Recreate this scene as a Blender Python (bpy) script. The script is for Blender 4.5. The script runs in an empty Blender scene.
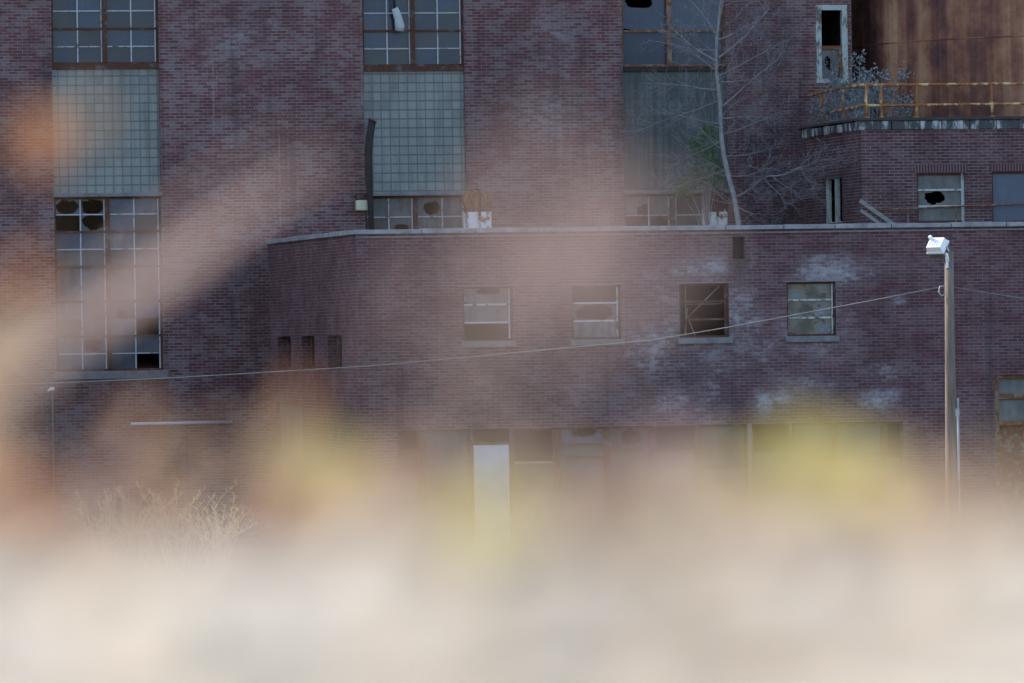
import bpy, math, random
from mathutils import Vector, Matrix, Quaternion
random.seed(7)
S = bpy.context.scene
COL = S.collection
R = math.radians

# ------------------------------------------------------------------ measured frame
F = 6400.0            # focal length in pixels of a 1024 wide frame (225 mm on 36 mm)
ROLL = 0.0157         # the camera was held slightly tilted
ZC = 4.30             # eye height above the yard: the lens lies on top of a bank
TH = R(11.43)         # yaw of the facade
D0 = 133.3            # distance to the annex front on the optical axis
CT, ST = math.cos(TH), math.sin(TH)
WT = 11.38            # the tall wall stands this far behind the annex front
WV = 6.10             # front of the boiler house that carries the tank

def cam_dir(px, py):
    x, y = px - 512.0, 341.5 - py
    c, s = math.cos(ROLL), math.sin(ROLL)
    return Vector(((x*c + y*s)/F, 1.0, (-x*s + y*c)/F))
def at(px, py, d):
    return Vector((0, 0, ZC)) + cam_dir(px, py)*d
def to_local(v):      # world -> facade frame (u along, w into the buildings, z up)
    x, y = v.x, v.y - D0
    return Vector((x*CT + y*ST, -x*ST + y*CT, v.z))
def to_world(u, w, z):
    return Vector((u*CT - w*ST, D0 + u*ST + w*CT, z))
CAM_L = to_local(Vector((0, 0, ZC)))
def qw(px, py, w):    # point of the plane w = const
    d = to_local(at(px, py, 100.0)) - CAM_L
    return CAM_L + d*((w - CAM_L.y)/d.y)
def qu(px, py, u):    # point of the plane u = const
    d = to_local(at(px, py, 100.0)) - CAM_L
    return CAM_L + d*((u - CAM_L.x)/d.x)
def rect(x0, y0, x1, y1, w):     # (u0, u1, z0, z1) of an upright rectangle in the plane w
    a, b, c, d = qw(x0, y0, w), qw(x1, y0, w), qw(x0, y1, w), qw(x1, y1, w)
    return ((a.x + c.x)/2, (b.x + d.x)/2, (c.z + d.z)/2, (a.z + b.z)/2)

# ------------------------------------------------------------------ mesh helpers
class MB:
    def __init__(s): s.v = []; s.f = []; s.t = []; s.smooth = []
    def face(s, pts, tint=0.5, smooth=False):
        n = len(s.v); s.v += [tuple(p) for p in pts]; s.f.append(list(range(n, n+len(pts)))); s.t.append(tint); s.smooth.append(smooth)
    def box(s, x0, x1, y0, y1, z0, z1, tint=0.5):
        n = len(s.v)
        s.v += [(x0,y0,z0),(x1,y0,z0),(x1,y1,z0),(x0,y1,z0),(x0,y0,z1),(x1,y0,z1),(x1,y1,z1),(x0,y1,z1)]
        for q in ((0,3,2,1),(4,5,6,7),(0,1,5,4),(1,2,6,5),(2,3,7,6),(3,0,4,7)):
            s.f.append([n+i for i in q]); s.t.append(tint); s.smooth.append(False)
        return s
    def tube(s, pts, rad, n=6, caps=True, tint=0.5):
        pts = [Vector(p) for p in pts]
        if not isinstance(rad, (list, tuple)): rad = [rad]*len(pts)
        base = len(s.v); prev = None
        for i, p in enumerate(pts):
            t = (pts[min(i+1, len(pts)-1)] - pts[max(i-1, 0)])
            t = t.normalized() if t.length > 1e-9 else Vector((0,0,1))
            if prev is None:
                a = Vector((0,0,1)) if abs(t.z) < .9 else Vector((1,0,0))
                x = t.cross(a).normalized()
            else:
                x = (prev - t*prev.dot(t))
                x = x.normalized() if x.length > 1e-6 else t.orthogonal().normalized()
            prev = x; y = t.cross(x)
            for k in range(n):
                an = 2*math.pi*k/n
                s.v.append(tuple(p + (x*math.cos(an) + y*math.sin(an))*rad[i]))
        for i in range(len(pts)-1):
            for k in range(n):
                a = base + i*n + k; b = base + i*n + (k+1) % n
                s.f.append([a, b, b+n, a+n]); s.t.append(tint); s.smooth.append(True)
        if caps:
            s.f.append([base+k for k in range(n)][::-1]); s.t.append(tint); s.smooth.append(False)
            e = base + (len(pts)-1)*n
            s.f.append([e+k for k in range(n)]); s.t.append(tint); s.smooth.append(False)
        return s
    def lathe(s, prof, c=(0,0,0), n=24, tint=0.5, rib=None, cap=True):
        base = len(s.v)
        for (r, z) in prof:
            for k in range(n):
                an = 2*math.pi*k/n
                rr = r*(rib if (rib and k % 2) else 1.0)
                s.v.append((c[0]+rr*math.cos(an), c[1]+rr*math.sin(an), c[2]+z))
        for i in range(len(prof)-1):
            for k in range(n):
                a = base+i*n+k; b = base+i*n+(k+1) % n
                s.f.append([a, b, b+n, a+n]); s.t.append(tint); s.smooth.append(rib is None)
        if cap:
            s.f.append([base+k for k in range(n)][::-1]); s.t.append(tint); s.smooth.append(False)
            e = base+(len(prof)-1)*n
            s.f.append([e+k for k in range(n)]); s.t.append(tint); s.smooth.append(False)
        return s
    def xform(s, m):
        s.v = [tuple(m @ Vector(p)) for p in s.v]; return s
    def build(s, name, mat, parent=None, loc=None, bevel=0):
        me = bpy.data.meshes.new(name)
        me.from_pydata(s.v, [], s.f); me.update()
        uv = me.uv_layers.new(name='UVMap')
        at_ = me.attributes.new('tint', 'FLOAT', 'FACE')
        for i, p in enumerate(me.polygons):
            at_.data[i].value = s.t[i]; p.use_smooth = s.smooth[i]
            nx, ny, nz = abs(p.normal.x), abs(p.normal.y), abs(p.normal.z)
            for li in p.loop_indices:
                co = me.vertices[me.loops[li].vertex_index].co
                if ny >= nx and ny >= nz: uv.data[li].uv = (co.x, co.z)
                elif nx >= nz: uv.data[li].uv = (co.y+57.3, co.z)
                else: uv.data[li].uv = (co.x, co.y)
        if mat: me.materials.append(mat)
        o = bpy.data.objects.new(name, me); COL.objects.link(o)
        if parent: o.parent = parent
        if loc is not None: o.location = loc
        if bevel:
            b = o.modifiers.new('bevel', 'BEVEL'); b.width = bevel; b.segments = 2; b.limit_method = 'ANGLE'
        return o

def tag(o, label, cat, group=None):
    o['label'] = label; o['category'] = cat
    if group: o['group'] = group
    return o
def thing(name, label, cat, loc=(0,0,0), rz=0.0, group=None):
    o = bpy.data.objects.new(name, None); COL.objects.link(o)
    o.location = loc; o.rotation_euler = (0, 0, rz); o.empty_display_size = .3
    return tag(o, label, cat, group)
def structure(o): o['kind'] = 'structure'; return o
def stuff(o): o['kind'] = 'stuff'; return o

# ------------------------------------------------------------------ material helpers
class NT:
    def __init__(s, name):
        s.m = bpy.data.materials.new(name); s.m.use_nodes = True
        s.n = s.m.node_tree.nodes; s.l = s.m.node_tree.links
        s.b = s.n['Principled BSDF']; s.out = s.n['Material Output']
    def new(s, t, **kw):
        n = s.n.new(t)
        for k, v in kw.items(): setattr(n, k, v)
        return n
    def put(s, sock, val):
        if isinstance(val, bpy.types.NodeSocket): s.l.new(val, sock)
        elif isinstance(val, (tuple, list)) and sock.type == 'RGBA' and len(val) == 3: sock.default_value = (*val, 1)
        else: sock.default_value = val
    def math(s, op, a, b=0.0, clamp=False):
        n = s.new('ShaderNodeMath', operation=op, use_clamp=clamp); s.put(n.inputs[0], a); s.put(n.inputs[1], b); return n.outputs[0]
    def mix(s, fac, a, b, mode='MIX'):
        n = s.new('ShaderNodeMix', data_type='RGBA', blend_type=mode)
        s.put(n.inputs[0], fac); s.put(n.inputs[6], a); s.put(n.inputs[7], b); return n.outputs[2]
    def noise(s, vec, scale, detail=4, rough=.6, mapping=None):
        if mapping:
            mp = s.new('ShaderNodeMapping'); mp.inputs['Scale'].default_value = mapping; s.l.new(vec, mp.inputs[0]); vec = mp.outputs[0]
        n = s.new('ShaderNodeTexNoise'); s.l.new(vec, n.inputs['Vector'])
        n.inputs['Scale'].default_value = scale; n.inputs['Detail'].default_value = detail; n.inputs['Roughness'].default_value = rough
        return n.outputs['Fac']
    def ramp(s, fac, stops, interp='LINEAR'):
        n = s.new('ShaderNodeValToRGB'); n.color_ramp.interpolation = interp; s.l.new(fac, n.inputs[0])
        e = n.color_ramp.elements
        while len(e) < len(stops): e.new(.5)
        for i, (p, c) in enumerate(stops):
            e[i].position = p
            e[i].color = (*c, 1) if isinstance(c, (tuple, list)) else (c, c, c, 1)
        return n.outputs[0]
    def coord(s, which='Object'):
        return s.new('ShaderNodeTexCoord').outputs[which]
    def step(s, fac, a, b):
        n = s.new('ShaderNodeMapRange', interpolation_type='SMOOTHSTEP'); s.put(n.inputs[0], fac)
        n.inputs[1].default_value = a; n.inputs[2].default_value = b; return n.outputs[0]
    def bump(s, h, strength=.3, dist=.01):
        n = s.new('ShaderNodeBump'); n.inputs['Strength'].default_value = strength; n.inputs['Distance'].default_value = dist
        s.l.new(h, n.inputs['Height']); s.l.new(n.outputs[0], s.b.inputs['Normal'])
    def done(s, col, rough=.8, metal=0.0, spec=None):
        s.put(s.b.inputs['Base Color'], col); s.put(s.b.inputs['Roughness'], rough); s.put(s.b.inputs['Metallic'], metal)
        if spec is not None: s.put(s.b.inputs['Specular IOR Level'], spec)
        return s.m

def ellipse(t, sep, cx, cz, rx, rz):      # soft 1 -> 0 mask of a stain with its own place on the wall
    dx = t.math('DIVIDE', t.math('SUBTRACT', sep.outputs[0], cx), rx)
    dz = t.math('DIVIDE', t.math('SUBTRACT', sep.outputs[1], cz), rz)
    r2 = t.math('ADD', t.math('MULTIPLY', dx, dx), t.math('MULTIPLY', dz, dz))
    return t.math('SUBTRACT', 1.0, t.math('SQRT', r2), clamp=True)

def brick_mat(name, stops, mortar, white=(), soot=(), pale=.0, seed=0.0, lines=(), vary=.5):
    t = NT(name); uv = t.coord('UV')
    mp = t.new('ShaderNodeMapping'); mp.inputs['Location'].default_value = (seed, 0, 0); t.l.new(uv, mp.inputs[0])
    # the courses wander a few millimetres
    wob = t.noise(uv, 1.3, 3)
    br = t.new('ShaderNodeTexBrick', offset=.5)
    t.l.new(mp.outputs[0], br.inputs['Vector'])
    br.inputs['Scale'].default_value = 1; br.inputs['Brick Width'].default_value = .213; br.inputs['Row Height'].default_value = .0677
    br.inputs['Mortar Size'].default_value = .0085; br.inputs['Mortar Smooth'].default_value = .3; br.inputs['Bias'].default_value = 0
    br.inputs['Color1'].default_value = (0,0,0,1); br.inputs['Color2'].default_value = (1,1,1,1); br.inputs['Mortar'].default_value = (.5,.5,.5,1)
    big = t.noise(uv, .35, 5, .65); mid = t.noise(uv, 1.6, 6, .7); fine = t.noise(uv, 26, 3, .6)
    sel = t.math('ADD', t.math('MULTIPLY', br.outputs['Color'], vary), t.math('MULTIPLY', mid, 1-vary))
    col = t.ramp(sel, stops)
    col = t.mix(t.math('MULTIPLY', br.outputs['Fac'], t.math('ADD', .35, t.math('MULTIPLY', t.step(mid, .3, .6), .6))), col, mortar)
    # bricks with washed-out mortar smeared over them
    smear = t.math('MULTIPLY', t.step(t.math('ADD', t.math('MULTIPLY', mid, .75), t.math('MULTIPLY', br.outputs['Color'], .25)), .44, .66), pale)
    col = t.mix(smear, col, mortar)
    shade = t.ramp(big, [(.3, .72), (.5, .96), (.72, 1.18)])
    col = t.mix(1.0, col, shade, 'MULTIPLY')
    col = t.mix(.35, col, t.ramp(fine, [(.3, .6), (.7, 1.35)]), 'MULTIPLY')
    streak = t.noise(uv, 1.0, 4, .6, (2.6, .16, 1))
    col = t.mix(t.math('MULTIPLY', t.step(streak, .54, .72), .45), col, (.035,.03,.035))
    sep = t.new('ShaderNodeSeparateXYZ'); t.l.new(uv, sep.inputs[0])
    def blotches(items, tintc, col, grain):
        tot = None
        for (cx, cz, rx, rz, k) in items:
            e = t.math('MULTIPLY', ellipse(t, sep, cx, cz, rx, rz), k)
            tot = e if tot is None else t.math('MAXIMUM', tot, e)
        if tot is None: return col
        n1 = t.noise(uv, 9.0, 9, .85, (1, 1.3, 1)); n2 = t.noise(uv, 1.1, 5, .7)
        v = t.math('ADD', t.math('MULTIPLY', tot, .75), t.math('MULTIPLY', t.math('SUBTRACT', n1, .5), 2.6))
        v = t.math('ADD', v, t.math('MULTIPLY', t.math('SUBTRACT', n2, .5), 2.4))
        v = t.math('ADD', v, t.math('MULTIPLY', t.math('SUBTRACT', br.outputs['Color'], .5), .4))
        amt = t.math('ADD', t.math('MULTIPLY', t.step(v, .2, 1.1), .8), t.math('MULTIPLY', tot, t.math('MULTIPLY', n2, .7)))
        amt = t.math('MULTIPLY', t.math('MULTIPLY', amt, t.step(tot, 0, .35)), grain, True)
        return t.mix(amt, col, tintc)
    col = blotches(white, (.40,.40,.43), col, .68)
    col = blotches(soot, (.04,.035,.042), col, .75)
    for (cx, z0, z1, wd) in lines:          # repointed joints running up the wall
        dx = t.math('ABSOLUTE', t.math('SUBTRACT', sep.outputs[0], cx))
        m = t.math('SUBTRACT', 1.0, t.step(dx, wd*.4, wd))
        m = t.math('MULTIPLY', m, t.math('MULTIPLY', t.math('GREATER_THAN', sep.outputs[1], z0), t.math('LESS_THAN', sep.outputs[1], z1)))
        m = t.math('MULTIPLY', m, t.step(t.noise(uv, 3.0, 3), .35, .55))
        col = t.mix(t.math('MULTIPLY', m, .4), col, (.32,.29,.29))
    h = t.math('SUBTRACT', t.math('MULTIPLY', fine, .3), br.outputs['Fac'])
    t.bump(h, .6, .008)
    return t.done(col, .88, 0, .25)

def simple(name, c1, c2, scale=6, rough=.8, metal=0, mapping=None, bump=.2, spec=None, which='Object'):
    t = NT(name); co = t.coord(which)
    n = t.noise(co, scale, 6, .65, mapping)
    col = t.ramp(n, [(.3, c1), (.7, c2)])
    if bump: t.bump(n, bump, .01)
    return t.done(col, rough, metal, spec)

def peeling(name, paint, rust, amount=.5, scale=9, rough=.75, mapping=None):
    t = NT(name); co = t.coord('Object')
    n = t.noise(co, scale, 8, .7, mapping); n2 = t.noise(co, scale*3.1, 4)
    m = t.step(n, amount-.06, amount+.06)
    rcol = t.mix(n2, rust, tuple(x*.35 for x in rust))
    col = t.mix(m, t.mix(n2, paint, tuple(x*.75 for x in paint)), rcol)
    t.bump(n, .35, .004)
    return t.done(col, rough, 0, .3)

def glass_mat(name, base, dirt, rough=.12, spec=.3):
    t = NT(name); co = t.coord('UV')
    a = t.new('ShaderNodeAttribute', attribute_name='tint'); tint = a.outputs['Fac']
    n = t.noise(co, 2.2, 6, .65); s = t.noise(co, 1.0, 5, .7, (7, .9, 1))
    d = t.math('MULTIPLY', t.step(t.math('ADD', t.math('MULTIPLY', n, .6), t.math('MULTIPLY', s, .4)), .35, .75), t.math('ADD', .25, tint), True)
    col = t.mix(d, base, dirt)
    col = t.mix(1.0, col, t.ramp(tint, [(0, .35), (.5, .95), (1, 1.5)]), 'MULTIPLY')
    t.bump(n, .08, .01)
    return t.done(col, t.math('ADD', rough, t.math('MULTIPLY', d, .35)), 0, spec)

def leaf_mat(name, c1, c2, trans=.45):
    t = NT(name); co = t.coord('Object')
    n = t.noise(co, 38, 4); n2 = t.noise(co, 140, 3)
    a = t.new('ShaderNodeAttribute', attribute_name='tint')
    col = t.mix(t.math('ADD', t.math('MULTIPLY', n, .6), t.math('MULTIPLY', a.outputs['Fac'], .5), True), c1, c2)
    col = t.mix(.35, col, t.ramp(n2, [(.3, .6), (.7, 1.2)]), 'MULTIPLY')
    t.done(col, .65, 0, .25)
    tr = t.new('ShaderNodeBsdfTranslucent'); t.l.new(col, tr.inputs['Color'])
    mx = t.new('ShaderNodeMixShader'); mx.inputs[0].default_value = trans
    t.l.new(t.b.outputs[0], mx.inputs[1]); t.l.new(tr.outputs[0], mx.inputs[2]); t.l.new(mx.outputs[0], t.out.inputs['Surface'])
    return t.m

# ------------------------------------------------------------------ wall with openings
def sheet(mb, a0, a1, z0, z1, holes, depth, P, back=True):
    """upright sheet between a0..a1 and z0..z1 with rectangular holes (h0,h1,hz0,hz1) and reveals `depth` deep.
    P(a, d, z) gives the point at a along, d behind the face."""
    A = sorted(set([a0, a1] + [v for h in holes for v in h[:2] if a0 < v < a1]))
    Z = sorted(set([z0, z1] + [v for h in holes for v in h[2:4] if z0 < v < z1]))
    for i in range(len(A)-1):
        for j in range(len(Z)-1):
            ca, cz = (A[i]+A[i+1])/2, (Z[j]+Z[j+1])/2
            if any(h[0] < ca < h[1] and h[2] < cz < h[3] for h in holes): continue
            mb.face([P(A[i],0,Z[j]), P(A[i+1],0,Z[j]), P(A[i+1],0,Z[j+1]), P(A[i],0,Z[j+1])])
    for h in holes:
        h0, h1, b, t = max(h[0], a0), min(h[1], a1), max(h[2], z0), min(h[3], z1)
        mb.face([P(h0,0,b), P(h0,depth,b), P(h0,depth,t), P(h0,0,t)])
        mb.face([P(h1,0,b), P(h1,0,t), P(h1,depth,t), P(h1,depth,b)])
        mb.face([P(h0,0,t), P(h0,depth,t), P(h1,depth,t), P(h1,0,t)])
        mb.face([P(h0,0,b), P(h1,0,b), P(h1,depth,b), P(h0,depth,b)])

def broken_pane(mb, a0, a1, z0, z1, P, d, hole=(.5,.5,.4,.4), tint=.5, seed=0, n=20):
    """a pane with a jagged hole: hole = centre and half sizes as fractions of the pane"""
    rnd = random.Random(seed)
    cx, cz = a0+(a1-a0)*hole[0], z0+(z1-z0)*hole[1]
    rx, rz = (a1-a0)*hole[2], (z1-z0)*hole[3]
    inner, outer = [], []
    for k in range(n):
        an = 2*math.pi*k/n
        j = rnd.uniform(.78, 1.0) if k % 4 else rnd.uniform(.62, 1.2)
        x, z = cx+rx*j*math.cos(an), cz+rz*j*math.sin(an)
        inner.append((min(max(x, a0+.004), a1-.004), min(max(z, z0+.004), z1-.004)))
        dx, dz = math.cos(an)*rx, math.sin(an)*rz
        tt = min(((a1-cx)/dx if dx > 1e-9 else (a0-cx)/dx if dx < -1e-9 else 1e9), ((z1-cz)/dz if dz > 1e-9 else (z0-cz)/dz if dz < -1e-9 else 1e9))
        outer.append((cx+dx*tt, cz+dz*tt))
    for k in range(n):
        q = (k+1) % n
        mb.face([P(outer[k][0],d,outer[k][1]), P(outer[q][0],d,outer[q][1]), P(inner[q][0],d,inner[q][1]), P(inner[k][0],d,inner[k][1])], tint)
    for (x, z, i) in ((a0,z0,0),(a1,z0,1),(a1,z1,2),(a0,z1,3)):   # the corners the fan leaves open
        best = sorted(range(n), key=lambda k: (outer[k][0]-x)**2+(outer[k][1]-z)**2)[:2]
        mb.face([P(x,d,z)] + [P(outer[k][0],d,outer[k][1]) for k in sorted(best)], tint)

# ------------------------------------------------------------------ materials
BR_DARK, BR_RED, BR_PUR, BR_GRY = (.062,.024,.029), (.155,.055,.055), (.118,.052,.056), (.17,.12,.125)
def uz(px, py, w): p = qw(px, py, w); return p.x, p.z
def stain(px, py, rx, rz, k, w):
    u, z = uz(px, py, w); s = 48.0 if w < 3 else 44.2
    return (u, z, rx/s, rz/s, k)
annex_white = [stain(*a, 0) for a in ((715,320,80,110,.6),(815,330,90,80,.45),(690,400,90,50,.5),(702,268,52,24,1.0),(838,272,66,26,.95),(700,330,46,120,.62),(655,330,70,110,.5),(800,388,70,26,.8),(778,398,30,18,.9),
    (885,398,40,20,.7),(760,350,60,40,.45),(850,262,80,12,.6),(905,268,50,14,.35),(880,372,60,20,.4),(620,390,80,60,.4),(765,402,26,26,1.0),(900,300,14,8,.6))]
annex_soot = [stain(*a, 0) for a in ((488,362,20,26,.5),(597,362,20,30,.5),(704,366,20,30,.35),(812,362,22,30,.45),(440,250,90,16,.4),(600,252,120,14,.3),(860,248,100,14,.4),(950,270,40,40,.35),(738,262,16,34,1.2),(382,262,14,60,.7),(372,300,20,80,.4),(1000,430,60,60,.5))]
tall_white = [stain(*a, WT) for a in ((545,120,60,50,.4),(240,40,110,60,.3),(560,50,50,60,.35),(520,180,60,50,.3))]
tall_soot = [stain(*a, WT) for a in ((770,150,70,120,1.0),(765,40,60,80,.9),(790,215,60,60,.9),(640,225,30,30,.4),(340,225,40,30,.3),(255,300,60,70,.55))]
u213, zz1 = uz(213, 60, WT); _, zz0 = uz(213, 136, WT); u280, zy1 = uz(279, 120, WT); _, zy0 = uz(280, 228, WT)
STOPS = [(.08, BR_DARK), (.3, BR_PUR), (.52, BR_RED), (.72, BR_PUR), (.95, BR_GRY)]
M = {}
M['brick_tall'] = brick_mat('tall brick', STOPS, (.26,.22,.222), tall_white, tall_soot, .5, 0, [(u213, zz0, zz1, .025), (u280, zy0, zy1, .022)], .27)
M['brick_annex'] = brick_mat('annex brick', [(.08, (.05,.022,.03)), (.35, (.105,.045,.052)), (.6, (.14,.055,.058)), (.95, (.12,.07,.078))], (.20,.165,.175), annex_white, annex_soot, .3, .37, (), .3)
M['brick_boiler'] = brick_mat('boiler brick', [(.08, (.04,.02,.026)), (.35, (.09,.04,.045)), (.6, (.12,.05,.05)), (.95, (.085,.055,.06))], (.24,.21,.22), [], [(*uz(882,180,WV), .75, 1.6, 1.1)], .2, .11, (), .38)
M['coping'] = simple('coping stone', (.17,.17,.18), (.36,.36,.38), 4, .85, bump=.3)
M['white_coping'] = peeling('flaking pale coping', (.55,.57,.58), (.10,.10,.105), .47, 3.2, mapping=(1, 1, .35))
M['roof'] = simple('tar roof', (.03,.03,.032), (.07,.065,.06), 3, .95)
M['steel_pale'] = peeling('pale steel muntins', (.50,.52,.56), (.16,.09,.06), .60, 5)
M['steel_rust'] = peeling('rusty steel frame', (.13,.115,.11), (.13,.05,.03), .42, 4)
M['steel_orange'] = peeling('flaking orange rust', (.28,.20,.15), (.26,.10,.04), .46, 6)
M['sill'] = simple('concrete sill', (.13,.125,.13), (.23,.22,.225), 5, .85)
M['glass'] = glass_mat('dirty glass', (.022,.036,.070), (.075,.11,.165))
M['glass_dusty'] = glass_mat('dusty glass', (.06,.06,.065), (.22,.21,.21), .3)
M['glass_blue'] = glass_mat('blue grey glass', (.045,.06,.10), (.09,.11,.15), .2)
M['board'] = glass_mat('weathered board', (.13,.13,.125), (.27,.27,.26), .7, .2)
M['white_door'] = simple('white door paint', (.46,.48,.53), (.60,.62,.66), 2.5, .55)
M['dark'] = simple('painted interior shade', (.012,.011,.011), (.03,.025,.022), 2, .9)  # near-black colour stands in for the shade inside the openings
M['frame_white'] = peeling('peeling pale green white wood', (.50,.55,.53), (.20,.18,.14), .56, 7, mapping=(1,1,.4))
M['lamp_white'] = simple('white enamel', (.80,.80,.80), (.86,.86,.86), 3, .35, bump=.02)
M['lamp_glass'] = glass_mat('lamp glass', (.12,.13,.13), (.3,.31,.3), .15)
M['wood_pole'] = simple('weathered pole wood', (.09,.07,.055), (.26,.205,.165), 1.0, .9, mapping=(22,22,1.2), bump=.5)
M['cable'] = simple('grey cable', (.16,.155,.15), (.26,.25,.24), 3, .7)
M['galv'] = simple('galvanised steel', (.32,.33,.34), (.52,.52,.53), 5, .5, .4)
M['pipe_brown'] = peeling('tarred pipe', (.035,.028,.03), (.075,.045,.035), .55, 5)
M['vent_rust'] = peeling('rusted vent', (.30,.155,.065), (.19,.075,.035), .5, 4, mapping=(3,3,.6))
M['vent_dark'] = peeling('dark rusted vent', (.06,.03,.03), (.10,.035,.03), .5, 4, mapping=(3,3,.6))
M['vent_white'] = peeling('flaking white paint', (.78,.79,.80), (.30,.13,.06), .56, 5)
M['rail_rust'] = peeling('yellow paint over rust', (.74,.55,.27), (.42,.165,.06), .46, 3.5)
M['bark'] = simple('pale bark', (.20,.185,.19), (.36,.335,.34), 5, .9, bump=.4)
M['bark_dark'] = simple('twig bark', (.17,.155,.165), (.30,.28,.29), 7, .9, bump=0)
M['green'] = leaf_mat('green leaves', (.085,.17,.06), (.16,.27,.10), .3)
M['silver'] = leaf_mat('silvery dry leaves', (.14,.165,.17), (.34,.38,.39), .2)
M['straw'] = leaf_mat('straw', (.50,.42,.20), (.70,.60,.34), .35)
M['dead_vine'] = leaf_mat('dead brown leaves', (.10,.05,.04), (.19,.10,.06), .25)
M['timber'] = simple('grey timber', (.16,.155,.15), (.30,.29,.28), 2, .9, mapping=(1,8,8))
M['lag'] = simple('torn lagging', (.34,.38,.38), (.52,.56,.55), 9, .9)

def glass_block():
    t = NT('glass block'); uv = t.coord('UV')
    br = t.new('ShaderNodeTexBrick', offset=0.0, squash=1.0); t.l.new(uv, br.inputs['Vector'])
    br.inputs['Scale'].default_value = 1; br.inputs['Brick Width'].default_value = .2035; br.inputs['Row Height'].default_value = .2035
    br.inputs['Mortar Size'].default_value = .018; br.inputs['Mortar Smooth'].default_value = .6
    br.inputs['Color1'].default_value = (0,0,0,1); br.inputs['Color2'].default_value = (1,1,1,1)
    n = t.noise(uv, .8, 5, .6); s = t.noise(uv, 1.0, 4, .6, (5, .35, 1))
    col = t.mix(br.outputs['Color'], (.125,.138,.14), (.195,.212,.21))
    col = t.mix(t.step(n, .35, .7), col, (.20,.225,.22))
    col = t.mix(t.math('MULTIPLY', t.step(s, .45, .7), .5), col, (.075,.085,.085))
    col = t.mix(t.math('MULTIPLY', br.outputs['Fac'], .66), col, (.06,.066,.07))
    t.bump(t.math('MULTIPLY', br.outputs['Fac'], -1), .5, .01)
    return t.done(col, .35, 0, .5)
M['block'] = glass_block()
def slab_mat():
    t = NT('weathered ribbed panel'); uv = t.coord('UV')
    s = t.noise(uv, 1.0, 5, .7, (9, .22, 1)); n = t.noise(uv, .9, 5)
    br = t.new('ShaderNodeTexBrick', offset=0.0); t.l.new(uv, br.inputs['Vector'])
    br.inputs['Scale'].default_value = 1; br.inputs['Brick Width'].default_value = .2035; br.inputs['Row Height'].default_value = .2035; br.inputs['Mortar Size'].default_value = .009
    col = t.mix(t.math('MULTIPLY', t.step(s, .38, .68), .7), (.06,.068,.066), (.16,.17,.165))
    col = t.mix(1.0, col, t.ramp(n, [(.3, .7), (.7, 1.2)]), 'MULTIPLY')
    col = t.mix(t.math('MULTIPLY', br.outputs['Fac'], .6), col, (.045,.05,.05))
    return t.done(col, .6, 0, .35)
M['block_dark'] = slab_mat()

def tank_mat():
    t = NT('rusted tank steel'); uv = t.coord('UV')      # uv = metres round the shell, metres up
    wide = t.noise(uv, 1.0, 4, .55, (1.05, .05, 1)); thin = t.noise(uv, 1.0, 6, .7, (6, .10, 1)); blot = t.noise(uv, .9, 6, .7)
    k = t.math('ADD', t.math('ADD', t.math('MULTIPLY', wide, .5), t.math('MULTIPLY', thin, .2)), t.math('MULTIPLY', blot, .36))
    col = t.ramp(k, [(.43, (.06,.03,.032)), (.495, (.15,.06,.042)), (.55, (.27,.12,.068)), (.61, (.36,.20,.115)), (.69, (.50,.37,.24))])
    t.bump(blot, .3, .01)
    return t.done(col, .8, 0, .3)
M['tank'] = tank_mat()

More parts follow.
